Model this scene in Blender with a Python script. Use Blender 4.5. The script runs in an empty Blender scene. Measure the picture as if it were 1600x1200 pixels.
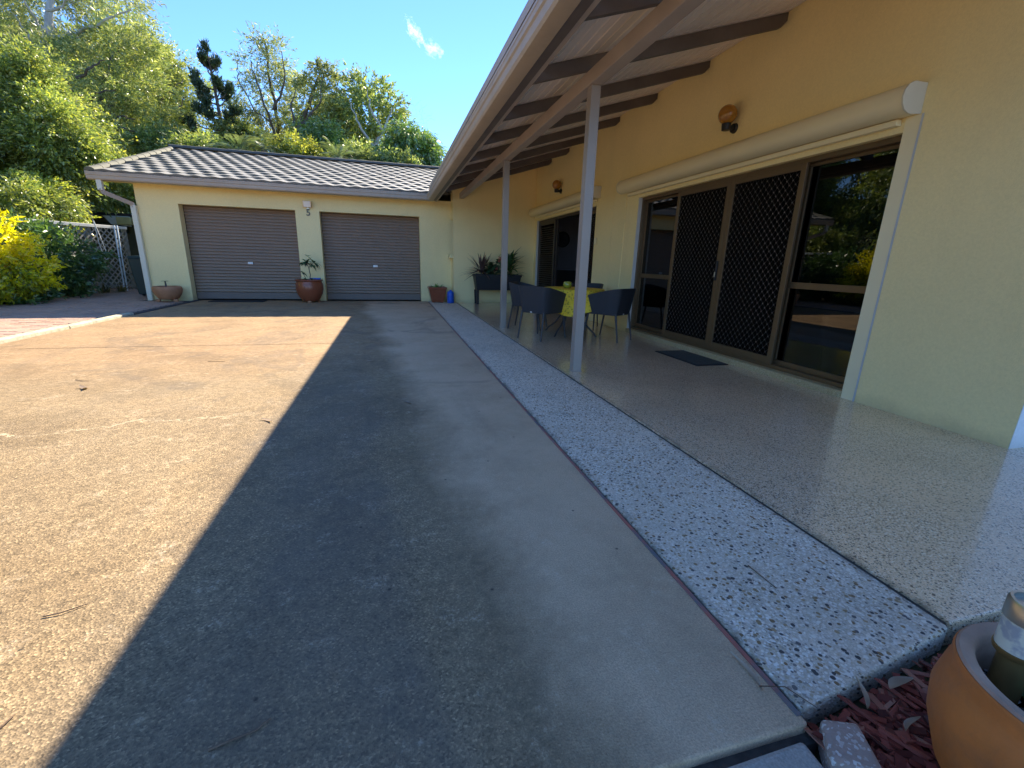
import bpy, bmesh, math, random
import numpy as np
from mathutils import Vector, Matrix
rad = math.radians
SC = bpy.context.scene
COL = SC.collection

# ------------------------------------------------------------------ camera
CAM = Vector((0.0, 0.0, 1.07))
YAW, PITCH, ROLL, FPX = 0.26793, 0.26843, 0.02866, 688.65
_cy, _sy = math.cos(YAW), math.sin(YAW)
_f = Vector((_sy*math.cos(PITCH), _cy*math.cos(PITCH), -math.sin(PITCH)))
_r0 = Vector((_cy, -_sy, 0)); _u0 = _r0.cross(_f)
_r = _r0*math.cos(ROLL) + _u0*math.sin(ROLL)
_u = -_r0*math.sin(ROLL) + _u0*math.cos(ROLL)
cd = bpy.data.cameras.new('camera'); cam = bpy.data.objects.new('camera', cd); COL.objects.link(cam)
cd.sensor_width = 36.0; cd.sensor_fit = 'HORIZONTAL'; cd.lens = 36.0*FPX/1600.0
cd.clip_start = 0.03; cd.clip_end = 3000
_m = Matrix((( _r.x, _u.x, -_f.x, CAM.x), (_r.y, _u.y, -_f.y, CAM.y), (_r.z, _u.z, -_f.z, CAM.z), (0, 0, 0, 1)))
cam.matrix_world = _m
SC.camera = cam

# ------------------------------------------------------------------ sky, sun, exposure
SUN = Vector((1.66, 2.82, 2.64)).normalized()          # towards the sun
SUN_EL = math.asin(SUN.z); SUN_AZ = math.atan2(SUN.x, SUN.y)
world = bpy.data.worlds.new('World'); SC.world = world; world.use_nodes = True
wn = world.node_tree.nodes; wl = world.node_tree.links
for n in list(wn): wn.remove(n)
sky = wn.new('ShaderNodeTexSky'); sky.sky_type = 'NISHITA'; sky.sun_disc = False
sky.sun_elevation = SUN_EL; sky.sun_rotation = SUN_AZ; sky.altitude = 0
sky.air_density = 0.85; sky.dust_density = 0.0; sky.ozone_density = 10.0
bg = wn.new('ShaderNodeBackground'); bg.inputs['Strength'].default_value = 0.056
wo = wn.new('ShaderNodeOutputWorld')
wl.new(sky.outputs[0], bg.inputs['Color']); wl.new(bg.outputs[0], wo.inputs['Surface'])
sd = bpy.data.lights.new('sun', 'SUN'); sd.energy = 2.25; sd.angle = rad(0.53); sd.color = (1.0, 0.885, 0.69)
sun = bpy.data.objects.new('sun', sd); COL.objects.link(sun)
sun.rotation_euler = SUN.to_track_quat('Z', 'Y').to_euler(); sun.location = SUN*60
SC.view_settings.view_transform = 'Standard'; SC.view_settings.look = 'None'
SC.view_settings.gamma = 1.0; SC.view_settings.use_curve_mapping = False
SC.view_settings.exposure = 2.72
SC.cycles.max_bounces = 12; SC.cycles.diffuse_bounces = 8; SC.cycles.glossy_bounces = 4
SC.cycles.transparent_max_bounces = 16; SC.cycles.transmission_bounces = 6

# ------------------------------------------------------------------ helpers
def lin(r, g, b):
    def c(v):
        v /= 255.0
        return v/12.92 if v <= 0.04045 else ((v+0.055)/1.055)**2.4
    return (c(r), c(g), c(b))

class NT:
    """small node-material builder"""
    def __init__(self, name):
        self.m = bpy.data.materials.new(name); self.m.use_nodes = True
        self.t = self.m.node_tree; self.n = self.t.nodes; self.l = self.t.links
        for q in list(self.n): self.n.remove(q)
        self.out = self.n.new('ShaderNodeOutputMaterial')
        self._pos = None
    def link(self, a, b): self.l.new(a, b)
    def pos(self):
        if self._pos is None:
            self._pos = self.n.new('ShaderNodeNewGeometry').outputs['Position']
        return self._pos
    def mapped(self, scale=(1, 1, 1), src=None, rot=(0, 0, 0)):
        mp = self.n.new('ShaderNodeMapping'); mp.inputs['Scale'].default_value = scale; mp.inputs['Rotation'].default_value = rot
        self.link(src or self.pos(), mp.inputs['Vector']); return mp.outputs[0]
    def obj(self):
        return self.n.new('ShaderNodeTexCoord').outputs['Object']
    def noise(self, scale, detail=4, rough=0.55, vec=None, dist=0.0):
        q = self.n.new('ShaderNodeTexNoise'); q.inputs['Scale'].default_value = scale
        q.inputs['Detail'].default_value = detail; q.inputs['Roughness'].default_value = rough; q.inputs['Distortion'].default_value = dist
        self.link(vec or self.pos(), q.inputs['Vector']); return q.outputs['Fac']
    def voro(self, scale, vec=None, feature='F1', out='Distance', rnd=1.0, flat=False):
        q = self.n.new('ShaderNodeTexVoronoi'); q.feature = feature; q.inputs['Scale'].default_value = scale
        q.inputs['Randomness'].default_value = rnd; q.voronoi_dimensions = '2D' if flat else '3D'
        self.link(vec or self.pos(), q.inputs['Vector']); return q.outputs[out]
    def ramp(self, fac, stops, interp='LINEAR'):
        q = self.n.new('ShaderNodeValToRGB'); e = q.color_ramp.elements; q.color_ramp.interpolation = interp
        while len(e) > 1: e.remove(e[-1])
        for i, (p, c) in enumerate(stops):
            if i == 0: el = e[0]; el.position = p
            else: el = e.new(p)
            el.color = (c, c, c, 1) if isinstance(c, (int, float)) else (*c, 1)
        self.link(fac, q.inputs['Fac']); return q.outputs['Color']
    def mix(self, fac, a, b, mode='MIX'):
        q = self.n.new('ShaderNodeMix'); q.data_type = 'RGBA'; q.blend_type = mode
        for i, v in ((0, fac), (6, a), (7, b)):
            s = q.inputs[i]
            if isinstance(v, (int, float)):
                s.default_value = v if i == 0 else (v, v, v, 1)
            elif isinstance(v, tuple): s.default_value = (*v[:3], 1)
            else: self.link(v, s)
        return q.outputs[2]
    def math(self, op, a, b=None, c=None, clamp=False):
        q = self.n.new('ShaderNodeMath'); q.operation = op; q.use_clamp = clamp
        for s, v in zip(q.inputs, (a, b, c)):
            if v is None: continue
            if isinstance(v, (int, float)): s.default_value = v
            else: self.link(v, s)
        return q.outputs[0]
    def sep(self, vec=None):
        q = self.n.new('ShaderNodeSeparateXYZ'); self.link(vec or self.pos(), q.inputs[0]); return q.outputs
    def bump(self, h, strength=0.3, dist=0.01):
        q = self.n.new('ShaderNodeBump'); q.inputs['Strength'].default_value = strength; q.inputs['Distance'].default_value = dist
        self.link(h, q.inputs['Height']); return q.outputs[0]
    def pbr(self, col, rough=0.6, metal=0.0, normal=None, spec=0.5, coat=0.0, coat_rough=0.1):
        q = self.n.new('ShaderNodeBsdfPrincipled')
        for key, v in (('Base Color', col), ('Roughness', rough), ('Metallic', metal), ('Specular IOR Level', spec), ('Coat Weight', coat), ('Coat Roughness', coat_rough)):
            if isinstance(v, tuple): q.inputs[key].default_value = (*v[:3], 1)
            elif isinstance(v, (int, float)): q.inputs[key].default_value = v
            else: self.link(v, q.inputs[key])
        if normal is not None: self.link(normal, q.inputs['Normal'])
        self.link(q.outputs[0], self.out.inputs['Surface']); return q
    def rnd(self):
        return self.n.new('ShaderNodeObjectInfo').outputs['Random']
    def island(self):
        return self.n.new('ShaderNodeNewGeometry').outputs['Random Per Island']

def paint(name, col, rough=0.5, var=0.08, scale=3.0, bump=0.0, bscale=120, metal=0.0, spec=0.5, coat=0.0, dirt=None):
    k = NT(name)
    nz = k.noise(scale, 5)
    c = k.mix(k.ramp(nz, [(0.3, 0.0), (0.75, 1.0)]), tuple(x*(1-var) for x in col), tuple(min(1, x*(1+var)) for x in col))
    if dirt: c = k.mix(k.math('MULTIPLY', k.ramp(k.noise(scale*2.3, 7, 0.7), [(0.5, 0.0), (0.75, 1.0)]), dirt), c, (0.10, 0.085, 0.065))
    nrm = k.bump(k.noise(bscale, 3), bump, 0.004) if bump else None
    k.pbr(c, rough, metal, nrm, spec, coat)
    return k.m

class MB:
    def __init__(self): self.v = []; self.f = []
    def quad(self, a, b, c, d):
        i = len(self.v); self.v += [tuple(a), tuple(b), tuple(c), tuple(d)]; self.f.append((i, i+1, i+2, i+3)); return self
    def poly(self, pts):
        i = len(self.v); self.v += [tuple(p) for p in pts]; self.f.append(tuple(range(i, i+len(pts)))); return self
    def box(self, x0, x1, y0, y1, z0, z1):
        x0, x1 = min(x0, x1), max(x0, x1); y0, y1 = min(y0, y1), max(y0, y1); z0, z1 = min(z0, z1), max(z0, z1)
        i = len(self.v)
        self.v += [(x0, y0, z0), (x1, y0, z0), (x1, y1, z0), (x0, y1, z0), (x0, y0, z1), (x1, y0, z1), (x1, y1, z1), (x0, y1, z1)]
        self.f += [tuple(i+k for k in q) for q in ((0, 3, 2, 1), (4, 5, 6, 7), (0, 1, 5, 4), (1, 2, 6, 5), (2, 3, 7, 6), (3, 0, 4, 7))]
        return self
    def hexa(self, b, t):
        """four bottom points, four top points (both counter-clockwise from above)"""
        i = len(self.v); self.v += [tuple(p) for p in b] + [tuple(p) for p in t]
        self.f += [tuple(i+k for k in q) for q in ((0, 3, 2, 1), (4, 5, 6, 7), (0, 1, 5, 4), (1, 2, 6, 5), (2, 3, 7, 6), (3, 0, 4, 7))]
        return self
    def prism(self, pts, d):
        """closed polygon pts (3-D) swept by vector d"""
        i = len(self.v); n = len(pts); d = Vector(d)
        self.v += [tuple(p) for p in pts] + [tuple(Vector(p)+d) for p in pts]
        self.f.append(tuple(range(i+n-1, i-1, -1))); self.f.append(tuple(range(i+n, i+2*n)))
        for k in range(n): self.f.append((i+k, i+(k+1) % n, i+n+(k+1) % n, i+n+k))
        return self
    def tube(self, path, r, n=8, cap=True):
        path = [Vector(p) for p in path]
        rr = r if isinstance(r, (list, tuple)) else [r]*len(path)
        i0 = len(self.v); ref = None
        for k, p in enumerate(path):
            t = (path[min(k+1, len(path)-1)] - path[max(k-1, 0)]).normalized()
            if ref is None: ref = Vector((1, 0, 0)) if abs(t.x) < 0.8 else Vector((0, 1, 0))
            a = (ref - t*ref.dot(t)).normalized(); b = t.cross(a); ref = a
            for j in range(n):
                w = 2*math.pi*j/n; self.v.append(tuple(p + (a*math.cos(w)+b*math.sin(w))*rr[k]))
        for k in range(len(path)-1):
            for j in range(n):
                a = i0+k*n+j; b = i0+k*n+(j+1) % n; self.f.append((a, b, b+n, a+n))
        if cap:
            self.f.append(tuple(range(i0+n-1, i0-1, -1))); e = i0+(len(path)-1)*n; self.f.append(tuple(range(e, e+n)))
        return self
    def lathe(self, prof, c=(0, 0, 0), n=32, sq=0.0, cap=True):
        i0 = len(self.v)
        for (r, z) in prof:
            for j in range(n):
                w = 2*math.pi*j/n; q = 1.0
                if sq: q = 1.0/max(abs(math.cos(w)), abs(math.sin(w)))**sq
                self.v.append((c[0]+r*q*math.cos(w), c[1]+r*q*math.sin(w), c[2]+z))
        for k in range(len(prof)-1):
            for j in range(n):
                a = i0+k*n+j; b = i0+k*n+(j+1) % n; self.f.append((a, b, b+n, a+n))
        if cap and prof[0][0] > 1e-6: self.f.append(tuple(range(i0+n-1, i0-1, -1)))
        if cap and prof[-1][0] > 1e-6: e = i0+(len(prof)-1)*n; self.f.append(tuple(range(e, e+n)))
        return self
    def blob(self, c, s, rng, n=8, m=6, amp=0.15):
        ph = [rng.uniform(0, 6.28) for _ in range(4)]
        i0 = len(self.v)
        for k in range(m+1):
            th = math.pi*k/m
            for j in range(n):
                w = 2*math.pi*j/n
                q = 1+amp*(math.sin(2*w+ph[0])*math.sin(th+ph[1])+0.6*math.sin(3*w+ph[2])*math.cos(2*th+ph[3]))
                self.v.append((c[0]+s[0]*q*math.sin(th)*math.cos(w), c[1]+s[1]*q*math.sin(th)*math.sin(w), c[2]+s[2]*q*math.cos(th)))
        for k in range(m):
            for j in range(n):
                a = i0+k*n+j; b = i0+k*n+(j+1) % n; self.f.append((a, a+n, b+n, b))
        return self
    def mesh(self, name, mat, smooth=None, bevel=0.0):
        me = bpy.data.meshes.new(name); me.from_pydata(self.v, [], self.f)
        bm = bmesh.new(); bm.from_mesh(me)
        if smooth is not None: bmesh.ops.remove_doubles(bm, verts=bm.verts, dist=1e-6)
        bmesh.ops.recalc_face_normals(bm, faces=bm.faces)
        if bevel:
            es = [e for e in bm.edges if len(e.link_faces) == 2 and e.calc_face_angle(0) > rad(25)]
            bmesh.ops.bevel(bm, geom=es, offset=bevel, segments=2, profile=0.5, affect='EDGES')
        bm.to_mesh(me); bm.free()
        if smooth is not None:
            me.polygons.foreach_set('use_smooth', [True]*len(me.polygons)); me.set_sharp_from_angle(angle=rad(smooth))
        me.materials.append(mat); me.update()
        return me
    def build(self, name, mat, parent=None, smooth=None, bevel=0.0):
        return link(name, self.mesh(name, mat, smooth, bevel), parent)

def link(name, data, parent=None, loc=None, rot=None):
    o = bpy.data.objects.new(name, data); COL.objects.link(o)
    if parent is not None:
        o.parent = parent; o.matrix_parent_inverse = Matrix.Identity(4)
    if loc is not None: o.location = loc
    if rot is not None: o.rotation_euler = rot
    return o
def tag(o, label=None, cat=None, group=None, kind=None):
    if label: o['label'] = label
    if cat: o['category'] = cat
    if group: o['group'] = group
    if kind: o['kind'] = kind
    return o
def thing(name, label, cat, loc=(0, 0, 0), rz=0.0, group=None, kind=None):
    o = link(name, None, None, loc, (0, 0, rz)); o.empty_display_size = 0.1
    return tag(o, label, cat, group, kind)
def setting(name, loc=(0, 0, 0)):
    o = link(name, None, None, loc); o.empty_display_size = 0.1; o['kind'] = 'structure'; return o
def copy_tree(o, parent=None):
    c = o.copy(); COL.objects.link(c)
    if parent is not None: c.parent = parent
    for ch in list(o.children): copy_tree(ch, c)
    return c

# ------------------------------------------------------------------ materials
def make_concrete():
    k = NT('weathered_concrete'); x, y, z = k.sep()
    base = k.mix(k.ramp(k.noise(0.9, 6, 0.6), [(0.35, 0), (0.7, 1)]), (0.245, 0.185, 0.115), (0.30, 0.24, 0.165))
    # smoother, warmer finish towards the garage
    warm = k.ramp(k.math('ADD', k.math('MULTIPLY', k.math('SUBTRACT', y, 4.4), 0.5), k.math('MULTIPLY', k.noise(0.8, 3), 0.7)), [(0.2, 0), (0.9, 1)])
    base = k.mix(k.math('MULTIPLY', warm, 0.75), base, (0.33, 0.23, 0.14))
    big = k.ramp(k.noise(1.7, 6, 0.65, dist=0.8), [(0.3, 0.70), (0.5, 1.0), (0.7, 1.2)])
    base = k.mix(0.85, base, k.mix(1.0, base, big, 'MULTIPLY'))
    # exposed crumb of fine stones: strongest on the old, worn middle of the slab
    wob = k.math('MULTIPLY', k.math('SUBTRACT', k.noise(0.7, 6, 0.62), 0.5), 0.75)
    yy = k.math('MULTIPLY', k.math('SUBTRACT', y, 0.8), 0.10)
    edge = k.math('ADD', k.math('ADD', x, wob), yy)
    near = k.ramp(k.math('ADD', k.math('MULTIPLY', y, 0.1), k.math('MULTIPLY', k.noise(0.9, 4), 0.16)), [(0.38, 1.0), (0.64, 0.2)])
    worn = k.math('MULTIPLY', k.ramp(edge, [(0.10, 1.0), (0.34, 0.25)]), near)
    vc = k.n.new('ShaderNodeTexVoronoi'); vc.voronoi_dimensions = '2D'; vc.inputs['Scale'].default_value = 185; k.link(k.pos(), vc.inputs['Vector'])
    rx = k.sep(vc.outputs['Color'])[0]
    stone = k.ramp(rx, [(0.0, 0.5), (0.3, 0.82), (0.65, 1.0), (0.88, 1.22), (1.0, 1.8)])
    base = k.mix(worn, base, k.mix(1.0, base, stone, 'MULTIPLY'))
    fine = k.ramp(k.noise(170, 4, 0.8), [(0.32, 0.58), (0.5, 0.98), (0.70, 1.4)])
    base = k.mix(0.8, base, k.mix(1.0, base, fine, 'MULTIPLY'))
    med = k.ramp(k.noise(20, 7, 0.78), [(0.34, 0.62), (0.66, 1.32)])
    base = k.mix(0.75, base, k.mix(1.0, base, med, 'MULTIPLY'))
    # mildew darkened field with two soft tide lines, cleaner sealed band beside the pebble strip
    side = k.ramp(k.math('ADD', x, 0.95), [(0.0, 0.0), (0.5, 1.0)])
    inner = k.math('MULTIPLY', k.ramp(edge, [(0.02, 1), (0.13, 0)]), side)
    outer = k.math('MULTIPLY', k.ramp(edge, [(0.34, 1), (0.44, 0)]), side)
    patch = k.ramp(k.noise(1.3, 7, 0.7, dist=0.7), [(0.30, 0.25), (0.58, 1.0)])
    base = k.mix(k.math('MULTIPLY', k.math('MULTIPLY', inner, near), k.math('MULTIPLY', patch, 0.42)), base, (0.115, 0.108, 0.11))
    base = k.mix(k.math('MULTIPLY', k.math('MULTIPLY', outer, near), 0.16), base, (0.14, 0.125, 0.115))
    band = k.math('MULTIPLY', k.ramp(edge, [(0.30, 0), (0.58, 1)]), k.ramp(k.noise(1.4, 6, 0.7), [(0.3, 0.6), (0.6, 1.0)]))
    bandc = k.mix(0.75, (0.66, 0.52, 0.40), k.mix(1.0, (0.66, 0.52, 0.40), fine, 'MULTIPLY'))
    base = k.mix(k.math('MULTIPLY', band, 0.75), base, bandc)
    blot = k.ramp(k.noise(0.6, 5, 0.62, dist=1.2), [(0.56, 0), (0.61, 0.8), (0.70, 0.2)])
    base = k.mix(k.math('MULTIPLY', blot, 0.42), base, (0.105, 0.095, 0.09))
    tyre = k.ramp(k.noise(2.0, 5, 0.6, vec=k.mapped((1.0, 0.12, 1))), [(0.55, 0), (0.68, 1)])
    base = k.mix(k.math('MULTIPLY', tyre, 0.18), base, (0.11, 0.10, 0.095))
    scuff = k.math('MULTIPLY', k.ramp(k.noise(5.0, 8, 0.82), [(0.55, 0), (0.68, 1)]), k.ramp(k.noise(75, 3, 0.7), [(0.45, 0), (0.60, 1)]))
    base = k.mix(k.math('MULTIPLY', scuff, 0.6), base, (0.62, 0.57, 0.50))
    spot = k.ramp(k.voro(1.9, out='Distance', flat=True), [(0.006, 1), (0.014, 0)])
    base = k.mix(k.math('MULTIPLY', spot, 0.8), base, (0.03, 0.028, 0.028))
    # hairline crack wandering across the slab, filled with pale grit
    cy = k.math('ADD', 3.12, k.math('ADD', k.math('MULTIPLY', k.math('ADD', x, 2.3), 0.12), k.math('MULTIPLY', k.math('SUBTRACT', k.noise(2.6, 8, 0.72), 0.5), 0.5)))
    cd_ = k.math('ABSOLUTE', k.math('SUBTRACT', y, cy))
    cw = k.math('MULTIPLY', cd_, k.ramp(k.noise(6, 4, 0.7), [(0.3, 3.0), (0.7, 0.7)]))
    crack = k.math('MULTIPLY', k.ramp(cw, [(0.004, 1), (0.015, 0)]), k.ramp(k.math('MULTIPLY', k.math('ADD', x, 0.9), -1.0), [(0.0, 0), (0.35, 1)]))
    base = k.mix(k.math('MULTIPLY', crack, 0.65), base, (0.62, 0.56, 0.44))
    base = k.mix(1.0, base, k.ramp(k.math('ADD', k.math('MULTIPLY', y, 0.1), k.math('MULTIPLY', k.noise(0.5, 4), 0.1)), [(0.18, (1.06, 0.965, 0.81)), (0.55, (1.03, 0.935, 0.785))]), 'MULTIPLY')
    h = k.math('ADD', k.math('MULTIPLY', vc.outputs['Distance'], 0.8), k.noise(180, 3, 0.7))
    k.pbr(base, k.ramp(k.noise(3, 3), [(0.3, 0.72), (0.7, 0.9)]), 0, k.bump(h, 0.4, 0.004), 0.35)
    return k.m

def make_pebble(name, matrix, stones, scale, gap, rough, coat=0.0, spec=0.5, zbump=0.006, mud=None, big_stones=None, big_from=0.45):
    k = NT(name)
    warp = k.n.new('ShaderNodeVectorMath'); warp.operation = 'MULTIPLY_ADD'
    nz = k.n.new('ShaderNodeTexNoise'); nz.inputs['Scale'].default_value = 40; k.link(k.pos(), nz.inputs['Vector'])
    k.link(nz.outputs['Color'], warp.inputs[0]); warp.inputs[1].default_value = (0.008, 0.008, 0.0); k.link(k.pos(), warp.inputs[2])
    sx, sy_, sz_ = k.sep(warp.outputs[0]); cmb = k.n.new('ShaderNodeCombineXYZ'); k.link(k.math('MULTIPLY_ADD', sz_, 0.9, sx), cmb.inputs[0]); k.link(k.math('MULTIPLY_ADD', sz_, 1.1, sy_), cmb.inputs[1])
    v = cmb.outputs[0]
    a = k.n.new('ShaderNodeTexVoronoi'); a.voronoi_dimensions = '2D'; a.inputs['Scale'].default_value = scale; k.link(v, a.inputs['Vector'])
    b = k.n.new('ShaderNodeTexVoronoi'); b.voronoi_dimensions = '2D'; b.inputs['Scale'].default_value = scale*2.0; k.link(v, b.inputs['Vector'])
    ca = k.ramp(k.sep(a.outputs['Color'])[0], big_stones or stones, 'CONSTANT'); cb = k.ramp(k.sep(b.outputs['Color'])[1], stones, 'CONSTANT')
    # cells hold a stone of random radius, or none
    ra = k.ramp(k.sep(a.outputs['Color'])[2], [(big_from, 0.0), (min(.99, big_from+0.08), 0.22), (1.0, 0.50)])
    rb = k.ramp(k.sep(b.outputs['Color'])[2], [(0.05, 0.12), (0.5, 0.52), (1.0, 0.72)])
    ma = k.ramp(k.math('SUBTRACT', ra, a.outputs['Distance']), [(0.0, 0), (0.07, 1)])
    mb = k.ramp(k.math('SUBTRACT', rb, b.outputs['Distance']), [(0.0, 0), (0.10, 1)])
    wear = k.ramp(k.noise(1.1, 6, 0.7), [(0.36, 0.35), (0.6, 1.0)])
    mb = k.math('MULTIPLY', mb, wear)
    mt = k.mix(k.ramp(k.noise(1.6, 6, 0.65), [(0.35, 0), (0.7, 1)]), matrix, tuple(c*0.74 for c in matrix))
    mt = k.mix(0.7, mt, k.mix(1.0, mt, k.ramp(k.noise(180, 2), [(0.3, 0.7), (0.7, 1.25)]), 'MULTIPLY'))
    c = k.mix(mb, mt, cb); c = k.mix(ma, c, ca)
    if mud: c = k.mix(k.math('MULTIPLY', k.ramp(k.noise(2.2, 5, 0.7), [(0.55, 0), (0.75, 1)]), 0.5), c, mud)
    h = k.math('MAXIMUM', ma, k.math('MULTIPLY', mb, 0.7))
    gx = k.sep()[0]
    e1 = k.ramp(k.math('ABSOLUTE', k.math('SUBTRACT', gx, 1.652)), [(0.008, 1), (0.05, 0)]); e2 = k.ramp(k.math('ABSOLUTE', k.math('SUBTRACT', gx, 0.949)), [(0.004, 1), (0.035, 0)])
    gr = k.math('MULTIPLY', k.math('MAXIMUM', e1, e2), k.ramp(k.noise(9, 6, 0.75), [(0.38, 0), (0.62, 1)]))
    c = k.mix(k.math('MULTIPLY', gr, 0.75), c, (0.10, 0.085, 0.065))
    k.pbr(c, rough, 0, k.bump(h, 0.4 if coat == 0 else 0.1, zbump), spec, coat, 0.13)
    return k.m

def make_brick(name, c0, c1, c2):
    k = NT(name)
    c = k.ramp(k.rnd(), [(0.0, c0), (0.5, c1), (1.0, c2)])
    c = k.mix(0.6, c, k.mix(1.0, c, k.ramp(k.noise(35, 5, 0.7), [(0.3, 0.65), (0.7, 1.2)]), 'MULTIPLY'))
    c = k.mix(k.math('MULTIPLY', k.ramp(k.noise(1.5, 4), [(0.5, 0), (0.75, 1)]), 0.4), c, (0.12, 0.10, 0.09))
    k.pbr(c, 0.85, 0, k.bump(k.noise(120, 3), 0.3, 0.004), 0.3); return k.m

def make_leaf(name, c0, c1, c2, trans=0.45, gloss=0.06, clump=0.6, gain=1.0):
    k = NT(name)
    c0, c1, c2 = (tuple(min(0.8, v*gain) for v in c) for c in (c0, c1, c2))
    col = k.ramp(k.island(), [(0.0, c0), (0.5, c1), (1.0, c2)])
    big = k.ramp(k.noise(clump, 3), [(0.35, 0.65), (0.65, 1.25)])
    col = k.mix(0.8, col, k.mix(1.0, col, big, 'MULTIPLY'))
    d = k.n.new('ShaderNodeBsdfDiffuse'); t = k.n.new('ShaderNodeBsdfTranslucent'); g = k.n.new('ShaderNodeBsdfGlossy')
    k.link(col, d.inputs['Color'])
    tc = k.mix(1.0, col, (1.25, 1.2, 0.7), 'MULTIPLY'); k.link(tc, t.inputs['Color'])
    g.inputs['Roughness'].default_value = 0.36; g.inputs['Color'].default_value = (0.9, 0.9, 0.9, 1)
    m1 = k.n.new('ShaderNodeMixShader'); m1.inputs[0].default_value = trans; k.link(d.outputs[0], m1.inputs[1]); k.link(t.outputs[0], m1.inputs[2])
    m2 = k.n.new('ShaderNodeMixShader'); m2.inputs[0].default_value = gloss; k.link(m1.outputs[0], m2.inputs[1]); k.link(g.outputs[0], m2.inputs[2])
    k.link(m2.outputs[0], k.out.inputs['Surface']); return k.m

def make_bark(name, c0, c1):
    k = NT(name)
    v = k.mapped((6, 6, 1.2))
    c = k.ramp(k.noise(1.6, 6, 0.65, vec=v), [(0.3, c0), (0.7, c1)])
    k.pbr(c, 0.85, 0, k.bump(k.noise(4, 5, vec=v), 0.4, 0.02), 0.2); return k.m

def make_glass(name, tint=(0.20, 0.21, 0.22), refl=1.0):
    k = NT(name)
    fr = k.n.new('ShaderNodeFresnel'); fr.inputs['IOR'].default_value = 1.55
    fac = k.math('MULTIPLY', fr.outputs[0], 1.05*refl, clamp=True)
    tr = k.n.new('ShaderNodeBsdfTransparent'); tr.inputs['Color'].default_value = (*tint, 1)
    gl = k.n.new('ShaderNodeBsdfGlossy'); gl.inputs['Roughness'].default_value = 0.0; gl.inputs['Color'].default_value = (1, 1, 1, 1)
    mx = k.n.new('ShaderNodeMixShader'); k.link(fac, mx.inputs[0]); k.link(tr.outputs[0], mx.inputs[1]); k.link(gl.outputs[0], mx.inputs[2])
    k.link(mx.outputs[0], k.out.inputs['Surface']); return k.m

M = {}
M['concrete'] = make_concrete()
M['pebble'] = make_pebble('pebble_concrete', (0.70, 0.58, 0.43),
    [(0.0, (0.88, 0.80, 0.66)), (0.2, (0.62, 0.55, 0.44)), (0.38, (0.78, 0.72, 0.62)), (0.52, (0.36, 0.31, 0.25)), (0.64, (0.90, 0.85, 0.75)), (0.78, (0.52, 0.40, 0.25)), (0.86, (0.20, 0.17, 0.14)), (0.92, (0.70, 0.63, 0.52))],
    60, 0.1, 0.75, mud=(0.30, 0.27, 0.22), big_from=0.62,
    big_stones=[(0.0, (0.24, 0.14, 0.06)), (0.3, (0.07, 0.06, 0.055)), (0.5, (0.32, 0.21, 0.10)), (0.68, (0.13, 0.11, 0.10)), (0.82, (0.80, 0.72, 0.58)), (0.92, (0.42, 0.28, 0.14))])
M['patio'] = make_pebble('sealed_pebble_floor', (0.84, 0.60, 0.37),
    [(0.0, (0.74, 0.58, 0.40)), (0.25, (0.42, 0.29, 0.18)), (0.42, (0.92, 0.78, 0.58)), (0.58, (0.16, 0.11, 0.08)), (0.70, (0.60, 0.46, 0.31)), (0.86, (0.95, 0.86, 0.70))],
    100, 0.1, 0.40, coat=1.0, zbump=0.002, big_from=0.6,
    big_stones=[(0.0, (0.10, 0.075, 0.06)), (0.45, (0.26, 0.16, 0.09)), (0.7, (0.90, 0.80, 0.62)), (0.85, (0.06, 0.05, 0.045))])
M['sill_pebble'] = make_pebble('sill_pebble', (0.50, 0.38, 0.18),
    [(0.0, (0.6, 0.5, 0.3)), (0.4, (0.4, 0.3, 0.15)), (0.7, (0.62, 0.52, 0.34)), (0.9, (0.2, 0.15, 0.1))], 110, 0.1, 0.7)
M['brick'] = make_brick('clay_paver', (0.38, 0.245, 0.18), (0.46, 0.30, 0.225), (0.42, 0.285, 0.225))
M['soil'] = paint('garden_soil', (0.075, 0.055, 0.038), 0.95, 0.4, 6, 0.8, 40)
M['ground'] = paint('forest_floor', (0.085, 0.085, 0.04), 0.95, 0.5, 0.8, 0.6, 20)
M['edging'] = paint('weathered_edging', (0.46, 0.42, 0.30), 0.85, 0.25, 7, 0.7, 60, dirt=0.6)
M['edging_dark'] = paint('dark_edging', (0.05, 0.045, 0.045), 0.9, 0.3, 7, 0.5, 60)
def make_render(name, col):
    k = NT(name)
    c = k.mix(k.ramp(k.noise(0.8, 5, 0.6), [(0.3, 0), (0.7, 1)]), tuple(q*0.95 for q in col), tuple(min(1, q*1.04) for q in col))
    c = k.mix(0.5, c, k.mix(1.0, c, k.ramp(k.noise(60, 5, 0.75), [(0.3, 0.84), (0.7, 1.10)]), 'MULTIPLY'))
    stv = k.ramp(k.noise(2.2, 5, 0.65, vec=k.mapped((1, 1, 0.12))), [(0.52, 0), (0.72, 1)])
    c = k.mix(k.math('MULTIPLY', stv, 0.14), c, tuple(q*0.72 for q in col))
    x, y, z = k.sep()
    dirt = k.math('MULTIPLY', k.ramp(k.math('ADD', z, k.math('MULTIPLY', k.noise(3.5, 5, 0.7), 0.16)), [(0.08, 1), (0.2, 0)]), 0.35)
    c = k.mix(dirt, c, (0.25, 0.21, 0.14))
    h = k.math('ADD', k.noise(140, 3, 0.7), k.math('MULTIPLY', k.noise(18, 3), 0.6))
    k.pbr(c, 0.75, 0, k.bump(h, 0.4, 0.005), 0.3); return k.m
M['wall'] = make_render('cream_render', (0.93, 0.76, 0.375))
M['skylit_wall'] = make_render('skylit_render', (0.80, 0.80, 0.78))  # same cream paint in truth; pale sky light is put into this colour
M['trim'] = paint('cream_powdercoat', (0.88, 0.76, 0.47), 0.35, 0.03, 2)
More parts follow.
